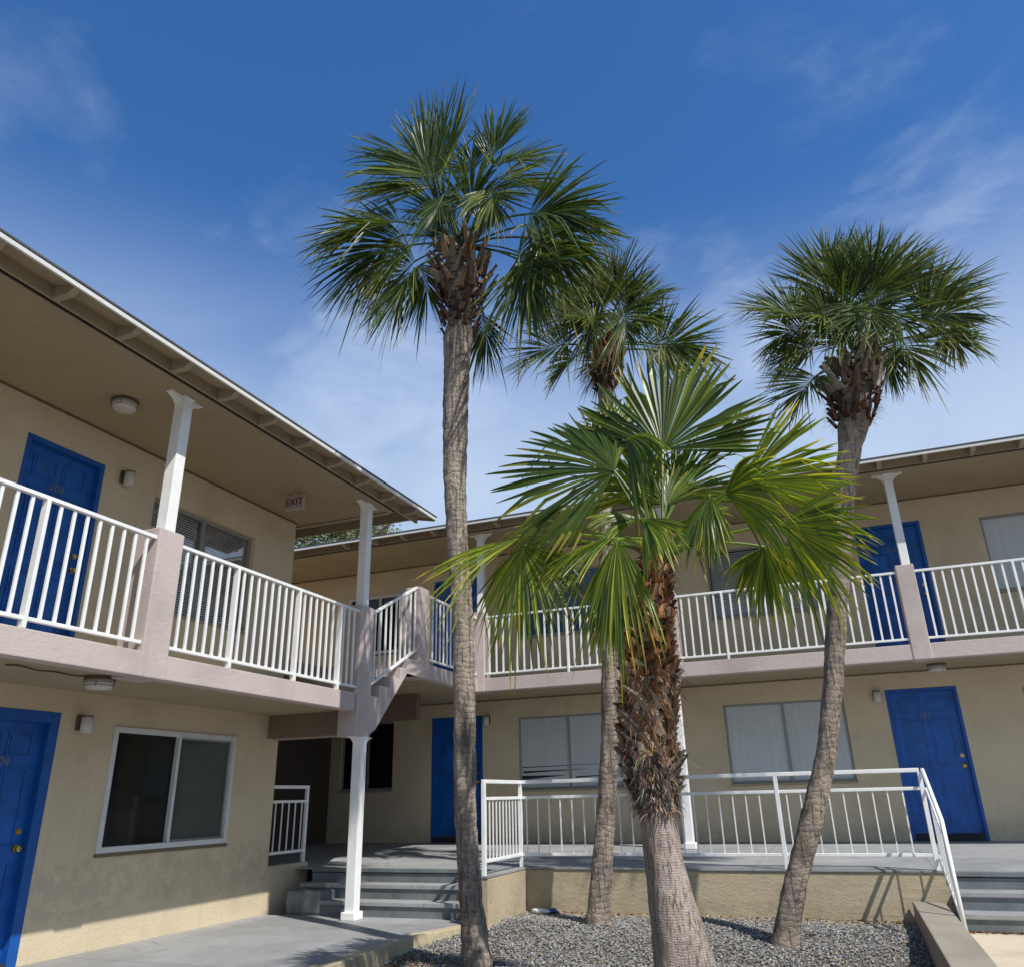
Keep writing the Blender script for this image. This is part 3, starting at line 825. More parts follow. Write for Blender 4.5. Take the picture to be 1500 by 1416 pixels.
def wall_lamp(side, u, z, label):
    F = Fr(side)
    th = thing('wall_lamp', F.P(u, 0, z), label, 'wall lamp', 'small white wall lamps beside the doors')
    q = MB(); F.box(q, u-.055, u+.055, .001, .03, z-.06, z+.085); q.build('mount', M['rust'], th, bevel=.006)
    q = MB(); c = Vector(F.P(u+.005, .085, 0))
    q.tube([(c.x,c.y,z-.085),(c.x,c.y,z-.08),(c.x,c.y,z+.06),(c.x,c.y,z+.066)], [.045,.055,.055,.045], 20); q.build('shade', M['opal'], th, smooth=True)
    q = MB(); q.tube([(c.x,c.y,z+.067),(c.x,c.y,z+.078)], .05, 20); q.build('cap', M['rust'], th)
wall_lamp('L', 5.886, 4.59, 'small white wall lamp right of the upper door 204')
wall_lamp('L', 5.873, 2.01, 'small white wall lamp between the ground-floor door 104 and the dark window')
wall_lamp('R', .600, 2.565, 'small white wall lamp left of the sunny right-hand blue door')
wall_lamp('R', -5.90, 2.555, 'small white wall lamp right of the shaded blue door behind the tallest palm')
th = thing('exit_sign', (-6.15, 7.95, 4.93), 'pinkish EXIT sign hanging from the upper left ceiling', 'exit sign')
q = MB(); q.box((-6.29,7.93,4.80),(-6.02,7.975,4.995)); q.build('panel', M['signp'], th, bevel=.004)
q = MB(); q.box((-6.20,7.94,4.996),(-6.11,7.965,5.028)); q.build('bracket', M['signp'], th)
merge_text('EXIT', .135, (-6.155, 7.925, 4.895), 'R', M['signt'], 'lettering', th, .003)
q = MB(); pts = []
for k in range(25):
    t_ = k/24; y_ = 4.3+.8*t_; pts.append((-5.93+.02*math.sin(t_*9), y_, ZB+.014+.006*math.sin(t_*14)))
q.tube(pts, .007, 6); tag(q.build('cable', M['cable'], smooth=True), 'brown cable running under the left balcony to the caged lamp', 'cable')

# litter
def crumple(name, c, sx, sy, sz, mat, seed, parent=None):
    q = MB(); n = 12; m = 7; vs = []; fs = []
    for i in range(m+1):
        for k in range(n):
            th = math.pi*i/m; ph_ = 2*math.pi*k/n
            p = Vector((math.sin(th)*math.cos(ph_), math.sin(th)*math.sin(ph_), math.cos(th)))
            r_ = 1+.7*noise.noise(p*2.3+Vector((seed,0,0)))
            vs.append((c[0]+p.x*sx*r_, c[1]+p.y*sy*r_, c[2]+p.z*sz*r_))
    for i in range(m):
        for k in range(n):
            a_ = i*n+k; b_ = i*n+(k+1) % n; fs.append((a_, b_, b_+n, a_+n))
    q.add(vs, fs); return q.build(name, mat, parent, smooth=True)
bt = crumple('plastic_bag', (-3.52,9.60,.03), .12, .045, .028, M['bag1'], 3.0)
tag(bt, 'crumpled white and blue plastic bag lying on the gravel by the retaining wall', 'plastic bag')
crumple('printed_patch', (-3.38,9.62,.034), .065, .04, .03, M['bag2'], 8.0, bt)
q = MB(); rr = random.Random(11)
def leafq(x, y, z, s, c):
    a = rr.uniform(0, 6.28); dx, dy = math.cos(a)*s, math.sin(a)*s
    q.add([(x-dx,y-dy,z+.004),(x+dy*.45,y-dx*.45,z+.012),(x+dx,y+dy,z+.006),(x-dy*.45,y+dx*.45,z+.015)], [(0,1,2),(0,2,3)], c)
for i in range(520):
    r_ = rr.random()
    if r_ < .30: x, y = rr.uniform(-4.12,-3.6), rr.uniform(6.6,7.6)
    elif r_ < .5: x, y = rr.uniform(.8,1.7), 9.25-abs(rr.gauss(0,.03))
    elif r_ < .8: x, y = rr.uniform(-3.7,.35), 9.74-abs(rr.gauss(0,.10))
    else: x, y = rr.uniform(-3.9,.35), rr.uniform(5.5,9.5)
    z = .004 if x > .6 else gz(x,y)+.012
    c = rr.choice([(.30,.06,.02),(.38,.12,.03),(.22,.10,.04),(.42,.30,.08),(.15,.08,.04)])
    leafq(x, y, z, rr.uniform(.012,.03), c)
tag(q.build('dry_leaves', M['litter'], recalc=False), 'dry red and brown leaves scattered along the walls and gravel', 'leaves', kind='stuff')

# ------------------------------------------------------------------ palms
def lerp(a, b, t): return a+(b-a)*t
def trunk_path(pts, y):
    return [(Vector((x, y, z)), r) for x, z, r in pts]
def sample_path(pp, z):
    for (a, ra), (b, rb) in zip(pp, pp[1:]):
        if z <= b.z:
            t = (z-a.z)/(b.z-a.z) if b.z > a.z else 0
            return a.lerp(b, t), ra+(rb-ra)*t
    return pp[-1]
def build_trunk(pp, zmax, parent, mat, seed, lump=.012, head=99):
    n = 36; dz = .028; z = pp[0][0].z-.25; rows = []
    rr = random.Random(seed)
    while z <= zmax:
        c, r = sample_path(pp, max(z, pp[0][0].z)); c = Vector((c.x, c.y, z))
        if z > head: r *= max(.72, 1-(z-head)*2.5)
        # smooth a little
        rows.append((c, r)); z += dz
    # smoothing pass
    for _ in range(6):
        rows = [rows[0]]+[((rows[i-1][0]+rows[i][0]*2+rows[i+1][0])/4, (rows[i-1][1]+2*rows[i][1]+rows[i+1][1])/4) for i in range(1, len(rows)-1)]+[rows[-1]]
    mb = MB(); vs = []; fs = []
    for i, (c, r) in enumerate(rows):
        for k in range(n):
            a = 2*math.pi*k/n; p = Vector((math.cos(a), math.sin(a), 0))
            q = Vector((p.x*1.5, p.y*1.5, c.z*1.2+seed))
            rad = r*(1+.06*noise.noise(q)) + lump*noise.noise(Vector((p.x*2.2, p.y*2.2, c.z*9+seed))) + lump*.5*noise.noise(Vector((p.x*6, p.y*6, c.z*22+seed)))
            vs.append(c+p*rad)
    for i in range(len(rows)-1):
        for k in range(n):
            a = i*n+k; b = i*n+(k+1) % n; fs.append((a, b, b+n, a+n))
    fs.append(tuple(range((len(rows)-1)*n, len(rows)*n)))
    mb.add(vs, fs, (1,1,1))
    return mb.build('trunk', mat, parent, smooth=True, recalc=False)

def ribbon(mb, p0, dirv, side, ln, split, w, dr, rr, base, dead, texp, kinkp, ph, i, tipb=1.0, tw=.25):
    """one leaf segment: fused up to split, free and drooping after it"""
    up = dirv.cross(side).normalized()
    ts = [0, split*.5, split, lerp(split,1,.28), lerp(split,1,.52), lerp(split,1,.76), lerp(split,1,.92), 1.0]
    kink = rr.uniform(.15,.9) if rr.random() < kinkp else 0
    kt = rr.uniform(.45,.75); twi = rr.gauss(0, tw); rows = []
    for t in ts:
        sag = dr*ln*(max(0, t-split*.5)**1.8)*1.15 + kink*ln*max(0, t-kt)*1.3
        p = p0 + dirv*ln*t*(1-.12*kink*max(0, t-kt)) + Vector((0,0,-sag)) + side*(noise.noise(Vector((ph, i*.7, t*2)))*.04*ln*t)
        w_ = max(.002, w*t/split) if t <= split else max(.0016, w*(1-(t-split)/(1-split))**texp)
        rot = Matrix.Rotation(twi*max(0,t-split)*2, 3, dirv)
        sv = rot @ side; uv = rot @ up
        rows.append((p-sv*w_/2, p+uv*w_*(.25 if t <= split else .36), p+sv*w_/2))
    deadleaf = rr.random() < dead*.35; brt = rr.random() < .5
    for j in range(len(rows)-1):
        t = ts[j]; cc = base.copy()
        if t > .84 and brt: cc = Vector((cc.x*2.4, cc.y*1.5, cc.z*1.1))*tipb
        if deadleaf and t > split: cc = Vector((3.2,2.0,1.8))
        r0, r1 = rows[j], rows[j+1]
        mb.add([r0[0], r0[1], r1[1], r1[0]], [(0,1,2,3)], tuple(cc))
        mb.add([r0[1], r0[2], r1[2], r1[1]], [(0,1,2,3)], tuple(cc*1.06))

def blade_frame(H, T, tilt):
    a = (T-H).normalized()
    nrm = Vector((0,-1,.25)); nrm = nrm - a*a.dot(nrm)
    if nrm.length < .2: nrm = Vector((0,0,1)) - a*a.z
    nrm.normalize(); nrm = Matrix.Rotation(math.radians(tilt), 3, a) @ nrm
    return a, nrm, a.cross(nrm).normalized()

def petiole(mb, C, H, endp, petr, droop, Rr, col, flat=1.0):
    mid = (C+H)/2 + Vector((0,0,.12*(H-C).length))
    pts = [C*(1-k/8)**2 + mid*2*(k/8)*(1-k/8) + H*(k/8)**2 for k in range(9)] + endp
    rad = [petr*1.5, petr*1.2] + [petr*.85]*7 + [petr*lerp(.7,.12,(k+1)/len(endp)) for k in range(len(endp))]
    mb.tube(pts, rad, 6, col)

def frond(parent, C, H, T, spread, droop, tilt, rr, nl=44, split=.36, mat='sabal', wfac=1.0, stiff=1.0, fan_green=(1,1,1), dead=.05, petr=.016, thin=1.0, texp=.6, kinkp=.45, lenk=1.08):
    C, H, T = Vector(C), Vector(H), Vector(T)
    Rr = (T-H).length
    a, nrm, b = blade_frame(H, T, tilt)
    mb = MB(); ph = rr.uniform(0, 50); fg = Vector(fan_green)
    if mat == 'washi':
        Rr *= 1.12; S = math.radians(spread); dth = 2*S/nl
        rag = rr.uniform(0, 9)
        for i in range(nl):
            th = -S + 2*S*(i+.5)/nl + rr.gauss(0, dth*.05)
            c_, s_ = math.cos(th), math.sin(th)
            pleat = .035 if i % 2 else -.035
            dirv = (a*c_ + b*s_ + nrm*(-.20*abs(s_) + pleat*.4 + .05*noise.noise(Vector((rag, i*.35, 0))))).normalized()
            ln = Rr*(.74+.26*max(0, c_))*rr.uniform(.88, 1.05)*(1+.12*noise.noise(Vector((rag, i*.25, 3))))
            side = (b*c_ - a*s_); side = (side - dirv*side.dot(dirv)).normalized()
            tc = rr.uniform(.6, 1.25); base = fg*tc
            if rr.random() < .25: base = Vector((base.x*2.1, base.y*1.6, base.z*1.1))
            w = max(.024, 2*ln*split*math.sin(dth/2)*1.16)
            ribbon(mb, H, dirv, side, ln, split*rr.uniform(.93,1.05), w, droop*rr.uniform(.7,1.4), rr, base, dead, texp, kinkp, ph, i)
        petiole(mb, C, H, [H+a*Rr*.05, H+a*Rr*.12], petr, droop, Rr, tuple(fg*1.5))
    else:
        Rr *= lenk
        # costapalmate: segments leave both sides of a down-curving midrib, blade folded to a V
        L_ = Rr*.36; nseg = nl//2
        cost = []
        for k in range(13):
            u = k/12; cost.append(H + a*L_*u + Vector((0,0,-1))*L_*(.08+droop*.5)*u*u)
        def cp(u):
            x = u*12; k = min(11, int(x)); return cost[k].lerp(cost[k+1], x-k), (cost[k+1]-cost[k]).normalized()
        fold = rr.uniform(.25,.60); lop = rr.gauss(0,.12)
        for sgn in (-1, 1):
            for i in range(nseg):
                u = (i+.5)/nseg; p0, tg = cp(u**1.15)
                th = math.radians(lerp(max(58, spread*.98), 4, u**.85)) + rr.gauss(0,.05)
                bb = b*sgn
                dirv = (tg*math.cos(th) + bb*math.sin(th) + nrm*(fold*math.sin(th)*.8 + rr.gauss(0,.10)) + bb*lop).normalized()
                ln = Rr*(.80-.12*u+.10*math.sin(u*3.1))*rr.uniform(.78,1.10)
                side = tg - dirv*tg.dot(dirv)
                side = side.normalized() if side.length > .15 else (bb - dirv*bb.dot(dirv)).normalized()
                tc = rr.uniform(.42, 1.45); base = fg*tc
                if rr.random() < .16: base = Vector((base.x*2.3, base.y*1.8, base.z*1.1))
                w = max(.016, ln*split*.085)*wfac
                ribbon(mb, p0, dirv, side, ln, split, w, droop*rr.uniform(.3,1.2)*.62+.03, rr, base, dead, texp, kinkp*.55, ph+sgn*7, i, tw=.5)
        # a few thread-like dry filaments
        for k in range(5):
            p0, tg = cp(rr.random()); e = p0 + (tg+b*rr.gauss(0,.8)+nrm*rr.gauss(0,.5)).normalized()*Rr*rr.uniform(.6,1.0)
            m_ = p0.lerp(e,.5)+Vector((0,0,.04)); v2 = b*.0012
            mb.add([p0-v2, p0+v2, m_+v2, m_-v2], [(0,1,2,3)], (4,3,3)); mb.add([m_-v2, m_+v2, e], [(0,1,2)], (4,3,3))
        petiole(mb, C, H, cost[1::2], petr, droop, Rr, tuple(fg*1.3))
    return mb.build('frond', M[mat], parent, recalc=False, smooth=False)

def boots(pp, z0, z1, count, ln, wd, rr, cols, out=.35, fib=0, latm=.45):
    mb = MB()
    for i in range(count):
        z = lerp(z0, z1, (i+.5)/count) + rr.gauss(0,.01)
        c, r = sample_path(pp, z)
        a = i*2.39996 + rr.gauss(0,.15)
        o = Vector((math.cos(a), math.sin(a), 0)); s = Vector((-o.y, o.x, 0))
        l = ln*rr.uniform(.6,1.25); w = wd*rr.uniform(.7,1.2); tilt = out*rr.uniform(.4,1.5); lat = rr.choice([-1,1])*abs(rr.gauss(latm,.2))
        d = (Vector((0,0,1)) + o*tilt + s*lat).normalized()
        base = c + o*(r*.97)
        th_ = .012*rr.uniform(.8,1.6)
        cc = rr.choice(cols); k = rr.uniform(.7,1.25); cc = tuple(x*k for x in cc)
        rows = []
        for t, ww in ((0,1.0),(.4,.75),(.8,.5),(1.0,.42)):
            p = base + d*l*t + o*(.02*t*t)
            hw = s*w*.5*ww
            rows += [p-hw, p+hw, p+hw+o*(-th_), p-hw+o*(-th_), p+o*th_*1.3]
        for j in range(3):
            q0, q1 = j*5, j*5+5
            dk = tuple(x*.55 for x in cc)
            mb.add([rows[q0],rows[q0+4],rows[q1+4],rows[q1]], [(0,1,2,3)], cc)
            mb.add([rows[q0+4],rows[q0+1],rows[q1+1],rows[q1+4]], [(0,1,2,3)], cc)
            mb.add([rows[q0+1],rows[q0+2],rows[q1+2],rows[q1+1]], [(0,1,2,3)], dk)
            mb.add([rows[q0+2],rows[q0+3],rows[q1+3],rows[q1+2]], [(0,1,2,3)], dk)
            mb.add([rows[q0+3],rows[q0],rows[q1],rows[q1+3]], [(0,1,2,3)], dk)
        lt = tuple(min(1, x*1.5) for x in cc)
        mb.add([rows[15],rows[19],rows[16],rows[17],rows[18]], [(0,1,2,3,4)], lt)
        for f_ in range(fib):
            p = base + d*l*rr.uniform(0,.9) + s*rr.gauss(0,w*.4)
            e = p + o*rr.uniform(.03,.12) + Vector((rr.gauss(0,.03), rr.gauss(0,.03), rr.uniform(-.12,.08)))
            m__ = (p+e)/2 + Vector((0,0,.02)); v2 = s*.0022
            fc = tuple(x*rr.uniform(.5,1.4) for x in cc)
            mb.add([p-v2, p+v2, m__+v2, m__-v2], [(0,1,2,3)], fc); mb.add([m__-v2, m__+v2, e], [(0,1,2)], fc)
    return mb

P1 = [(-3.331,-.123,.150),(-3.344,-.007,.135),(-3.403,.485,.115),(-3.445,1.065,.107),(-3.452,1.682,.118),(-3.459,2.338,.118),(-3.475,3.037,.121),(-3.541,3.792,.122),(-3.578,4.597,.138),(-3.573,5.278,.158),(-3.559,5.996,.166),(-3.551,6.37,.19),(-3.506,6.697,.22),(-3.488,6.84,.25),(-3.479,7.087,.32),(-3.517,7.352,.32),(-3.489,7.603,.26),(-3.461,7.859,.17),(-3.442,8.067,.10)]
P2 = [(-2.696,-.02,.133),(-2.659,.205,.116),(-2.537,1.004,.105),(-2.441,1.708,.10),(-2.389,2.454,.095),(-2.364,2.924,.088),(-2.316,4.356,.085),(-2.25,5.461,.085),(-2.182,6.192,.10),(-2.159,6.392,.16),(-2.123,6.644,.155),(-2.077,6.898,.08)]
P3 = [(-.774,-.036,.136),(-.713,.14,.118),(-.624,.42,.107),(-.381,.996,.110),(-.152,1.594,.098),(.011,2.222,.094),(.077,2.548,.098),(.226,3.225,.104),(.377,3.939,.11),(.472,4.307,.115),(.582,4.683,.124),(.629,4.835,.16),(.689,5.069,.235),(.73,5.311,.24),(.806,5.549,.20),(.883,5.791,.11)]
P4 = [(-1.004,-.214,.237),(-1.086,.05,.203),(-1.103,.364,.179),(-1.154,.702,.137),(-1.174,.896,.124),(-1.187,1.097,.122),(-1.195,1.304,.132),(-1.213,1.517,.156),(-1.179,1.735,.162),(-1.164,1.961,.164),(-1.153,2.146,.158),(-1.126,2.286,.140),(-1.085,2.525,.108),(-1.053,2.72,.085),(-1.019,2.921,.06)]

FR1 = [((-3.656, 7.0, 8.561), (-4.331, 6.85, 9.75), 62, 0.15, 10), ((-3.768, 7.45, 9.068), (-4.026, 7.5, 10.543), 55, 0.1, -20), ((-3.81, 7.3, 8.725), (-4.843, 7.3, 9.704), 55, 0.25, 5), ((-3.106, 7.4, 9.009), (-2.641, 7.4, 9.825), 58, 0.12, 10), ((-2.885, 7.0, 8.461), (-1.95, 6.85, 8.442), 62, 0.25, -15), ((-3.036, 7.5, 8.761), (-2.103, 7.7, 8.669), 50, 0.3, 0), ((-3.408, 7.5, 8.978), (-3.405, 7.5, 9.753), 50, 0.1, 0), ((-4.15, 6.95, 8.01), (-5.4, 6.7, 8.179), 60, 0.3, 20), ((-4.33, 7.35, 8.156), (-5.64, 7.2, 7.848), 60, 0.3, -20), ((-4.078, 7.1, 7.729), (-4.976, 7.0, 7.1), 55, 0.3, 5), ((-3.859, 6.85, 7.128), (-4.183, 6.6, 6.236), 58, 0.2, 25), ((-4.144, 7.55, 7.771), (-4.089, 7.9, 6.947), 45, 0.2, 0), ((-2.41, 6.9, 7.499), (-1.246, 6.7, 7.164), 60, 0.35, 15), ((-2.59, 7.3, 7.709), (-1.444, 7.3, 7.089), 60, 0.4, -10), ((-2.399, 7.1, 7.295), (-1.644, 7.0, 6.433), 60, 0.35, 10), ((-2.525, 7.0, 6.925), (-2.207, 6.75, 5.827), 62, 0.2, 20), ((-2.765, 7.5, 7.451), (-2.102, 7.8, 6.807), 60, 0.3, 10), ((-3.315, 7.65, 6.828), (-3.282, 7.85, 6.053), 55, 0.1, 10), ((-3.404, 6.7, 7.974), (-3.522, 6.4, 7.183), 65, 0.25, 10), ((-2.839, 6.75, 7.886), (-2.545, 6.5, 7.08), 65, 0.25, -10)]
FR2 = [((-2.6, 8.87, 6.92), (-3.46, 8.77, 7.0), 95, 0.25, 10), ((-2.49, 9.17, 7.45), (-3.08, 9.17, 8.05), 80, 0.25, 0), ((-1.89, 8.97, 7.49), (-1.88, 8.97, 8.38), 95, 0.1, 10), ((-1.77, 9.27, 7.54), (-1.27, 9.37, 8.03), 80, 0.2, -10), ((-1.65, 8.77, 6.98), (-1.12, 8.57, 6.97), 70, 0.4, 0), ((-1.43, 8.97, 6.68), (-0.56, 8.87, 6.55), 80, 0.35, 15), ((-1.48, 9.37, 6.81), (-0.8, 9.47, 6.54), 60, 0.3, -10), ((-2.16, 8.72, 7.17), (-2.33, 8.47, 6.47), 80, 0.3, 0), ((-1.79, 8.72, 7.15), (-1.68, 8.47, 6.35), 80, 0.35, 0), ((-2.22, 9.37, 7.84), (-2.52, 9.47, 8.59), 85, 0.2, 10), ((-2.18, 8.72, 7.09), (-2.46, 8.37, 7.22), 80, 0.35, 10)]
FR3 = [((1.04, 8.4, 6.31), (1.39, 8.4, 7.16), 60, 0.08, 5), ((1.16, 8.7, 6.4), (1.75, 8.8, 7.2), 60, 0.1, -10), ((0.7, 8.5, 6.49), (0.62, 8.5, 7.42), 65, 0.1, 10), ((0.84, 8.8, 6.72), (0.97, 8.9, 7.65), 50, 0.05, 0), ((0.35, 8.3, 6.19), (-0.27, 8.2, 6.74), 70, 0.2, 15), ((0.38, 8.7, 6.31), (-0.26, 8.8, 6.43), 75, 0.25, -10), ((0.36, 8.3, 5.45), (-0.12, 8.15, 5.04), 80, 0.15, 15), ((0.45, 8.9, 6.17), (-0.1, 9.2, 6.33), 60, 0.25, 0), ((1.49, 8.3, 5.88), (2.12, 8.15, 5.93), 70, 0.18, 10), ((1.55, 8.7, 6.22), (2.15, 8.8, 6.86), 55, 0.12, -10), ((1.74, 8.6, 5.82), (1.96, 8.6, 5.5), 85, 0.15, 20), ((1.25, 8.2, 5.62), (1.37, 8.0, 5.0), 80, 0.2, 0), ((1.19, 8.9, 5.94), (1.18, 9.0, 5.46), 60, 0.1, 0), ((0.765, 8.1, 6.09), (0.572, 7.8, 5.5), 80, 0.25, 0), ((1.01, 8.05, 6.05), (0.9, 7.7, 5.5), 85, 0.25, 0), ((1.238, 8.1, 5.94), (1.25, 7.8, 5.4), 80, 0.2, 0), ((0.59, 8.1, 6.02), (0.24, 7.7, 6.09), 80, 0.25, 0), ((1.53, 8.8, 6.07), (2.18, 9.0, 5.97), 70, 0.3, -10)]
FR4 = [((-0.94, 5.65, 3.73), (-0.79, 5.75, 4.65), 85, 0.02, 5), ((-1.3, 5.5, 3.561), (-2.129, 5.4, 3.908), 84, 0.18, 12), ((-1.48, 5.8, 3.84), (-1.53, 5.9, 4.42), 55, 0.05, 0), ((-0.76, 5.75, 3.49), (-0.3, 5.9, 4.05), 8, 0.03, 0), ((-0.35, 5.4, 3.28), (0.26, 5.3, 3.4), 48, 0.1, 30), ((-0.47, 5.15, 3.12), (-0.04, 4.9, 2.98), 62, 0.38, 50), ((-0.56, 5.05, 3.09), (-0.64, 4.95, 2.76), 34, 0.2, 20), ((-0.15, 5.4, 2.93), (0.36, 5.4, 2.68), 58, 0.16, 35), ((-0.3, 5.75, 2.89), (-0.26, 5.85, 2.50), 80, 0.2, 10), ((-2.08, 5.4, 3.09), (-2.8, 5.3, 3.02), 50, 0.25, 40), ((-2.06, 5.45, 3.05), (-1.98, 5.35, 2.42), 72, 0.2, 10), ((-1.23, 5.15, 2.94), (-1.7, 4.9, 2.77), 40, 0.35, 50), ((-1.21, 5.05, 2.87), (-1.3, 4.9, 2.31), 40, 0.4, 20), ((-1.82, 5.85, 3.31), (-2.45, 6.0, 3.44), 60, 0.15, 30), ((-1.0, 5.0, 2.97), (-0.86, 4.8, 2.74), 38, 0.25, 20), ((-1.45, 5.8, 2.69), (-1.5, 5.8, 2.35), 80, 0.3, 10), ((-1.12, 5.25, 3.70), (-0.95, 4.95, 3.35), 38, 0.5, 40), ((-1.127, 5.75, 3.451), (-1.535, 5.85, 4.045), 60, 0.15, -10), ((-0.926, 5.8, 3.407), (-0.551, 5.95, 3.896), 60, 0.1, 10), ((-1.141, 5.9, 3.361), (-1.23, 6.0, 3.924), 55, 0.05, 0), ((-1.081, 5.3, 3.077), (-1.38, 5.1, 3.13), 35, 0.5, 30), ((-0.834, 5.4, 3.046), (-0.497, 5.25, 3.097), 55, 0.45, -30), ((-0.953, 5.6, 3.26), (-0.885, 5.7, 3.621), 60, 0.1, 0), ((-1.366, 6.0, 4.077), (-1.523, 6.15, 4.611), 50, 0.1, 0)]

GREY = [(.30,.245,.195),(.36,.30,.24),(.20,.16,.125),(.46,.39,.32),(.12,.095,.08)]
BROWN = [(.30,.17,.09),(.36,.21,.12),(.16,.085,.05),(.42,.29,.19)]
ORANGE = [(.42,.20,.09),(.52,.31,.16),(.26,.12,.055),(.58,.42,.28),(.17,.08,.045),(.36,.18,.09)]

def nearer(p, k):
    return (p[0]*k, p[1]*k, 1.251+(p[2]-1.251)*k)
K1 = 7.2/7.4
P1 = [(x*K1, 1.251+(z-1.251)*K1, r*K1*.92) for x, z, r in P1]

def sabal(label, P, Y_, C, FR, seed, head0, head1, nb, group='cabbage palms in the gravel bed', extra=10, nl=76, headcol=None):
    rr = random.Random(seed)
    pp = trunk_path(P, Y_)
    th = thing('palm_tree', (P[0][0], Y_, P[0][1]), label, 'palm tree')
    build_trunk(pp, head1, th, M['bark'], seed, head=head0)
    zm_ = lerp(head0, head1, .38)
    mb = boots(pp, head0, zm_, int(nb*.6), .13, .07, rr, [(.13,.065,.04),(.09,.05,.035),(.17,.09,.055)], out=.35, fib=9)
    hb = boots(pp, zm_, head1, nb, .24, .12, rr, headcol, out=.45, fib=2)
    o_ = len(mb.v); mb.v += hb.v; mb.f += [tuple(i+o_ for i in f) for f in hb.f]; mb.c += hb.c
    mb.build('leaf_bases', M['boot'], th, recalc=False)
    C = Vector(C)
    for h, t, S, dr, ti in FR:
        c0 = C + Vector((rr.gauss(0,.05), rr.gauss(0,.05), rr.uniform(-.12,.12)))
        frond(th, c0, h, t, min(S*1.12, 125), dr, ti+rr.gauss(0,8), rr, nl=nl, split=.34, mat='sabal', stiff=1, fan_green=rr.choice([(1,1,1),(.85,.95,.9),(1.15,1.15,.95)]), petr=.015, thin=1.0, wfac=1.25, lenk=(.98 if seed == 1 else 1.08))
    for k in range(7):      # young upright leaves filling the heart of the crown
        a = k*2.4+seed*.7; dv = Vector((math.cos(a)*.55, math.sin(a)*.55, 1)).normalized()
        h = C + Vector((math.cos(a)*.20, math.sin(a)*.20, rr.uniform(.12,.5))); t = h + dv*rr.uniform(.55,.8)
        frond(th, C, h, t, 60, .12, rr.uniform(-40,40), rr, nl=58, split=.34, mat='sabal', fan_green=rr.choice([(.7,.8,.8),(.9,.95,.85),(.6,.7,.7)]), petr=.012, wfac=1.25)
    for k in range(extra):
        a = k*2.4+seed; el = rr.uniform(-.25,.35)
        dv = Vector((math.cos(a)*math.cos(el), abs(math.sin(a))*math.cos(el)*rr.choice([1,1,-.6]), math.sin(el)))
        sc_ = .62 if seed != 1 else .85
        h = C + Vector((0,0,.15)) + dv*sc_*rr.uniform(.7,1.05); t = h + (dv+Vector((0,0,-.25))).normalized()*sc_*rr.uniform(.8,1.1)
        frond(th, C, h, t, 85, .3, rr.uniform(-40,40), rr, nl=64, split=.34, mat='sabal', fan_green=(.9,.95,.9), petr=.013, thin=1.0, wfac=1.25)
    return th, rr
t1, r1 = sabal('tallest palm, with the largest crown, growing nearest the left wing', P1, 7.2, nearer((-3.48,7.4,7.75), K1), FR1, 1, 6.32, 7.5, 75, extra=2, headcol=[(.38,.25,.15),(.28,.16,.09),(.34,.27,.20),(.20,.13,.09)])
t2, r2 = sabal('slender straight palm between the tallest palm and the leaning one, partly hidden by fan leaves', P2, 9.07, (-2.09,9.07,6.85), FR2, 2, 6.18, 6.9, 50, extra=4, headcol=[(.36,.20,.12),(.28,.15,.09),(.34,.27,.20)])
t3, r3 = sabal('leaning curved palm with a round crown at the right of the gravel bed', P3, 8.5, (.88,8.5,5.8), FR3, 3, 4.86, 5.65, 70, extra=1, headcol=[(.34,.30,.26),(.22,.16,.12),(.44,.40,.35),(.15,.11,.08)])

rr = random.Random(44)
t4 = thing('palm_tree', (-1.0, 5.5, -.2), 'short fan palm in front with big bright drooping leaves and a shaggy orange-brown trunk', 'palm tree')
pp4 = trunk_path(P4, 5.5)
build_trunk(pp4, 2.9, t4, M['bark4'], 9, lump=.006, head=1.25)
mb = boots(pp4, 1.20, 1.44, 80, .13, .08, rr, GREY+[(.10,.08,.06)], out=.45, fib=6)
mb2 = boots(pp4, 1.38, 1.98, 170, .15, .13, rr, GREY[:3]+BROWN+BROWN, out=.06, fib=5, latm=.85)
mb3 = boots(pp4, 1.86, 2.86, 260, .10, .09, rr, ORANGE, out=.10, fib=4, latm=.75)
for m__ in (mb2, mb3):
    o = len(mb.v); mb.v += m__.v; mb.f += [tuple(i+o for i in f) for f in m__.f]; mb.c += m__.c
mb.build('leaf_bases', M['boot'], t4, recalc=False)
# hanging fibre skirt
mb = MB()
for i in range(650):
    a = rr.uniform(0, 6.283); z = rr.uniform(1.14, 1.40); c, r = sample_path(pp4, z)
    o = Vector((math.cos(a), math.sin(a), 0)); s = Vector((-o.y, o.x, 0))
    p = c+o*r*1.02; l = rr.uniform(.03,.08)
    e = p + o*rr.uniform(.0,.07) + Vector((rr.gauss(0,.02), rr.gauss(0,.02), -l)); w_ = s*rr.uniform(.0015,.006)
    k = rr.uniform(.5,1.3); cc = rr.choice(GREY+BROWN); cc = tuple(x*k for x in cc)
    m_2 = p.lerp(e, .5)+o*.02
    mb.add([p-w_, p+w_, m_2+w_, m_2-w_], [(0,1,2,3)], cc); mb.add([m_2-w_, m_2+w_, e], [(0,1,2)], cc)
mb.build('fibre_skirt', M['boot'], t4, recalc=False)
C4 = Vector((-1.01,5.5,2.88))
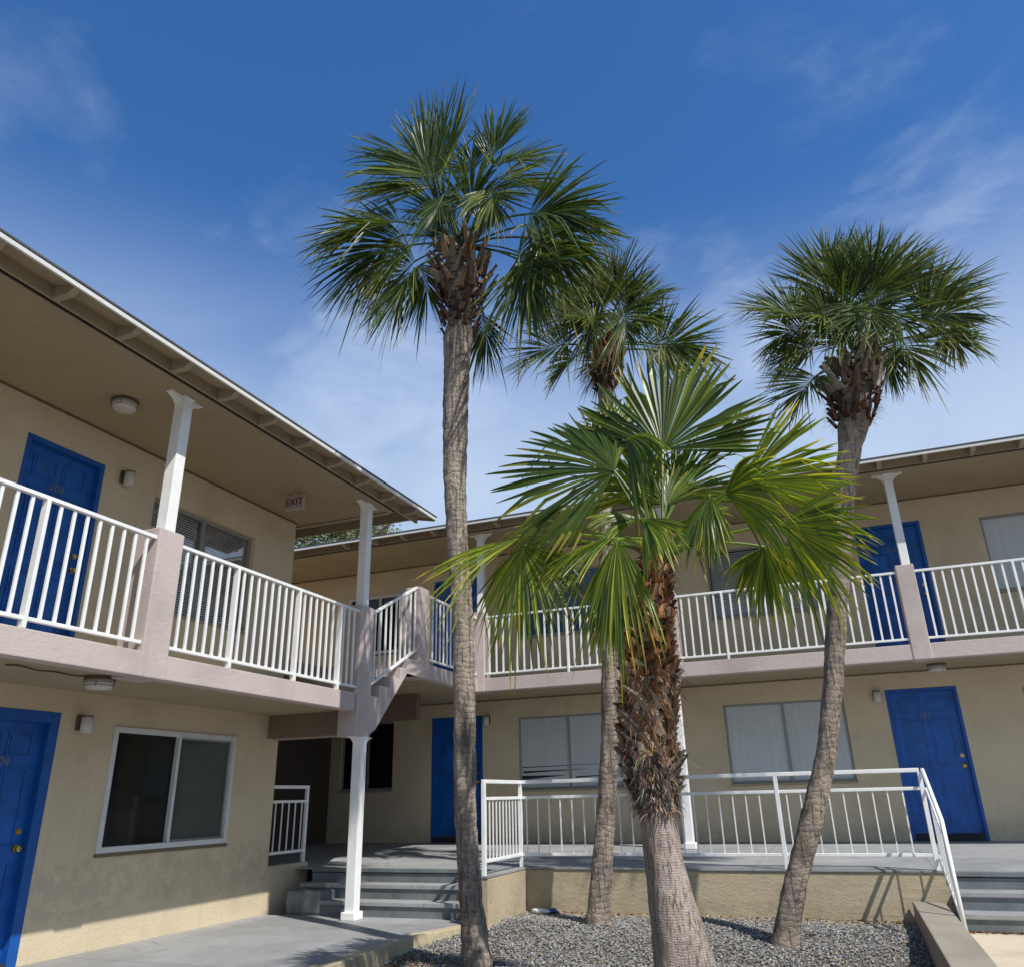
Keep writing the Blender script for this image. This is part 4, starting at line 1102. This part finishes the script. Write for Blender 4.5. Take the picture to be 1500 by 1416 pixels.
for i, (h, t, S, dr, ti) in enumerate(FR4):
    gr = (.72,.76,.62) if i in (0,1,2) else rr.choice([(1.5,1.45,1.1),(1.95,1.75,1.2),(1.3,1.25,1.0)])  # shade and sunlight put into leaf tint: first fans darker, rest brighter
    frond(t4, C4+Vector((rr.gauss(0,.02), rr.gauss(0,.02), rr.uniform(-.1,.1))), h, t, S, dr, ti, rr, nl=(14 if S < 10 else int(22+S*.32)), split=(.68 if i in (0,1,3,4) else .5), mat='washi', fan_green=gr, dead=.22, petr=.013, thin=1.0, wfac=1.25, texp=(.55 if i in (0,1,3,4) else .5), kinkp=(.25 if i in (0,1,3,4) else .6))

# ------------------------------------------------------------------ tree behind
tr = thing('broadleaf_tree', (-16, 24, 0), 'leafy grey-green tree glimpsed behind the rear roof in the gap', 'tree')
rr = random.Random(5)
q = MB(); q.tube([(-16,24,-.3),(-16.1,24,3),(-15.9,24,6),(-16,24,8)], [.35,.3,.22,.12], 12, (1,1,1))
for k in range(14):
    a = k*2.4; q.tube([(-16,24,5+k*.25),(-16+math.cos(a)*1.2,24+math.sin(a)*1.2,7+k*.25),(-16+math.cos(a)*2.6,24+math.sin(a)*2,8.3+k*.2)], [.12,.07,.02], 7, (1,1,1))
q.build('trunk', M['bark'], tr)
q = MB()
for i in range(210):
    a, el, r_ = rr.uniform(0,6.28), rr.uniform(-.5,1.4), rr.uniform(.55,1.0)
    c = Vector((-16.9+math.cos(a)*math.cos(el)*2.9*r_, 24+math.sin(a)*math.cos(el)*2.8*r_, 9.75+math.sin(el)*2.4*r_))
    sh_ = rr.uniform(.5,1.5)
    for j in range(75):
        p = c + Vector((rr.gauss(0,.28), rr.gauss(0,.28), rr.gauss(0,.22)))
        u = Vector((rr.gauss(0,1), rr.gauss(0,1), rr.gauss(0,.6))).normalized(); v_ = u.cross(Vector((rr.gauss(0,1), rr.gauss(0,1), 1))).normalized()
        l = rr.uniform(.05,.10); k = sh_*rr.uniform(.7,1.4)
        q.add([p-u*l, p+v_*l*.42, p+u*l, p-v_*l*.42], [(0,1,2,3)], (k, k, k*.95))
q.build('crown', M['treeleaf'], tr, recalc=False)

# ------------------------------------------------------------------ light, sky
sd = Vector((1.72, -1.0, 2.48)).normalized()      # towards the sun
el = math.asin(sd.z); az = math.atan2(sd.x, sd.y)
sl = bpy.data.lights.new('sun', 'SUN'); sl.energy = 5.0; sl.angle = math.radians(.53); sl.color = (1.0, .955, .88)
so = bpy.data.objects.new('sun', sl); COL.objects.link(so)
so.rotation_euler = (-sd).to_track_quat('-Z', 'Y').to_euler(); so.location = (6, -5, 12)

wd = bpy.data.worlds.new('World'); scene.world = wd; wd.use_nodes = True
nt = wd.node_tree; N = nt.nodes; L = nt.links
bg = N['Background']; bg.inputs['Strength'].default_value = .095
sky = N.new('ShaderNodeTexSky'); sky.sky_type = 'NISHITA'; sky.sun_disc = False
sky.sun_elevation = el; sky.sun_rotation = az; sky.air_density = 1.0; sky.dust_density = .15; sky.ozone_density = 2.2; sky.altitude = 0
tc = N.new('ShaderNodeTexCoord')
def nz(scale, sx, sy, sz, det=7, rough=.6, dist=.4, loc=(0,0,0), rot=(0,0,0)):
    mp = N.new('ShaderNodeMapping'); mp.inputs['Scale'].default_value = (sx,sy,sz); mp.inputs['Location'].default_value = loc
    mp.inputs['Rotation'].default_value = rot
    L.new(tc.outputs['Generated'], mp.inputs['Vector'])
    n = N.new('ShaderNodeTexNoise'); n.inputs['Scale'].default_value = scale; n.inputs['Detail'].default_value = det
    n.inputs['Roughness'].default_value = rough; n.inputs['Distortion'].default_value = dist
    L.new(mp.outputs[0], n.inputs['Vector']); return n.outputs['Fac']
def ma(op, a, b=None):
    m = N.new('ShaderNodeMath'); m.operation = op
    for i, v in enumerate((a, b)):
        if v is None: continue
        if isinstance(v, (int, float)): m.inputs[i].default_value = v
        else: L.new(v, m.inputs[i])
    return m.outputs[0]
def blob(d, lo, hi):
    """1 around direction d, falling to 0"""
    vm = N.new('ShaderNodeVectorMath'); vm.operation = 'DOT_PRODUCT'
    L.new(tc.outputs['Generated'], vm.inputs[0]); vm.inputs[1].default_value = Vector(d).normalized()
    mr = N.new('ShaderNodeMapRange'); mr.interpolation_type = 'SMOOTHSTEP'
    mr.inputs['From Min'].default_value = lo; mr.inputs['From Max'].default_value = hi
    L.new(vm.outputs['Value'], mr.inputs['Value']); return mr.outputs[0]
def rampf(f, lo, hi):
    mr = N.new('ShaderNodeMapRange'); mr.interpolation_type = 'SMOOTHSTEP'
    mr.inputs['From Min'].default_value = lo; mr.inputs['From Max'].default_value = hi
    L.new(f, mr.inputs['Value']); return mr.outputs[0]
CLOUDS = [((-.477,.779,.407), .955, .9995, .88), ((-.521,.66,.53), .975, .9995, .34), ((-.416,.769,.485), .97, .999, .6),
          ((-.674,.386,.63), .988, .9998, .34), ((.175,.761,.624), .970, .9995, .24), ((.10,.66,.74), .985, .9995, .14), ((.24,.84,.49), .96, .999, .5), ((-.12,.89,.44), .95, .999, .7), ((-.573,.55,.607), .9988, .99998, .32)]
n1 = rampf(nz(2.6, 1, 1, 1.6, 7, .55, .5, loc=(3.1,.4,1.2)), .30, .68)
n2 = rampf(nz(7.5, .8, 1, 2.0, 8, .62, .8, loc=(1.0,2.0,0), rot=(.2,.3,.5)), .40, .75)
mask = None
for d, lo, hi, k in CLOUDS:
    b_ = ma('MULTIPLY', blob(d, lo, hi), k); mask = b_ if mask is None else ma('MAXIMUM', mask, b_)
spz = N.new('ShaderNodeSeparateXYZ'); L.new(tc.outputs['Generated'], spz.inputs[0])
hz = ma('MULTIPLY', rampf(spz.outputs['Z'], .66, .34), .86)
nn = ma('ADD', ma('MULTIPLY', nz(2.3, 1, 1, 1.7, 8, .58, .6, loc=(3.1,.4,1.2)), .7), ma('MULTIPLY', nz(8.0, .8, 1, 2.0, 8, .62, .8, loc=(1.0,2.0,0), rot=(.2,.3,.5)), .3))
cl = ma('MULTIPLY', rampf(ma('ADD', nn, ma('MULTIPLY', mask, .5)), .58, 1.12), .90)
cl = ma('MAXIMUM', cl, ma('MULTIPLY', hz, ma('ADD', .62, ma('MULTIPLY', n1, .38))))
mul = N.new('ShaderNodeMix'); mul.data_type = 'RGBA'; mul.blend_type = 'MULTIPLY'; mul.inputs[0].default_value = 1
L.new(sky.outputs[0], mul.inputs[6]); mul.inputs[7].default_value = (.60, 1.17, 1.74, 1)
cap = N.new('ShaderNodeMix'); cap.data_type = 'RGBA'; cap.blend_type = 'DARKEN'; cap.inputs[0].default_value = 1
L.new(mul.outputs[2], cap.inputs[6]); cap.inputs[7].default_value = (2.4, 3.6, 5.8, 1)
mx = N.new('ShaderNodeMix'); mx.data_type = 'RGBA'
L.new(cl, mx.inputs[0]); L.new(cap.outputs[2], mx.inputs[6]); mx.inputs[7].default_value = (6.3, 7.6, 9.8, 1)
L.new(mx.outputs[2], bg.inputs['Color'])

# ------------------------------------------------------------------ camera
cam = bpy.data.cameras.new('camera'); co = bpy.data.objects.new('camera', cam); COL.objects.link(co)
cam.sensor_fit = 'HORIZONTAL'; cam.sensor_width = 36; cam.lens = 1153.692/1500*36
cam.clip_start = .05; cam.clip_end = 2000
Fv = Vector((-.33778483,.86542813,.37004805)); Rv = Vector((.928071,.37173934,-.02222787)); Uv = Vector((.15679804,-.33592263,.92874666))
rot = Matrix((Rv, Uv, -Fv)).transposed()
co.matrix_world = Matrix.Translation((0,0,1.251)) @ rot.to_4x4()
scene.camera = co
scene.view_settings.view_transform = 'Standard'; scene.view_settings.look = 'None'
scene.view_settings.exposure = 0; scene.view_settings.gamma = 1
scene.cycles.max_bounces = 6
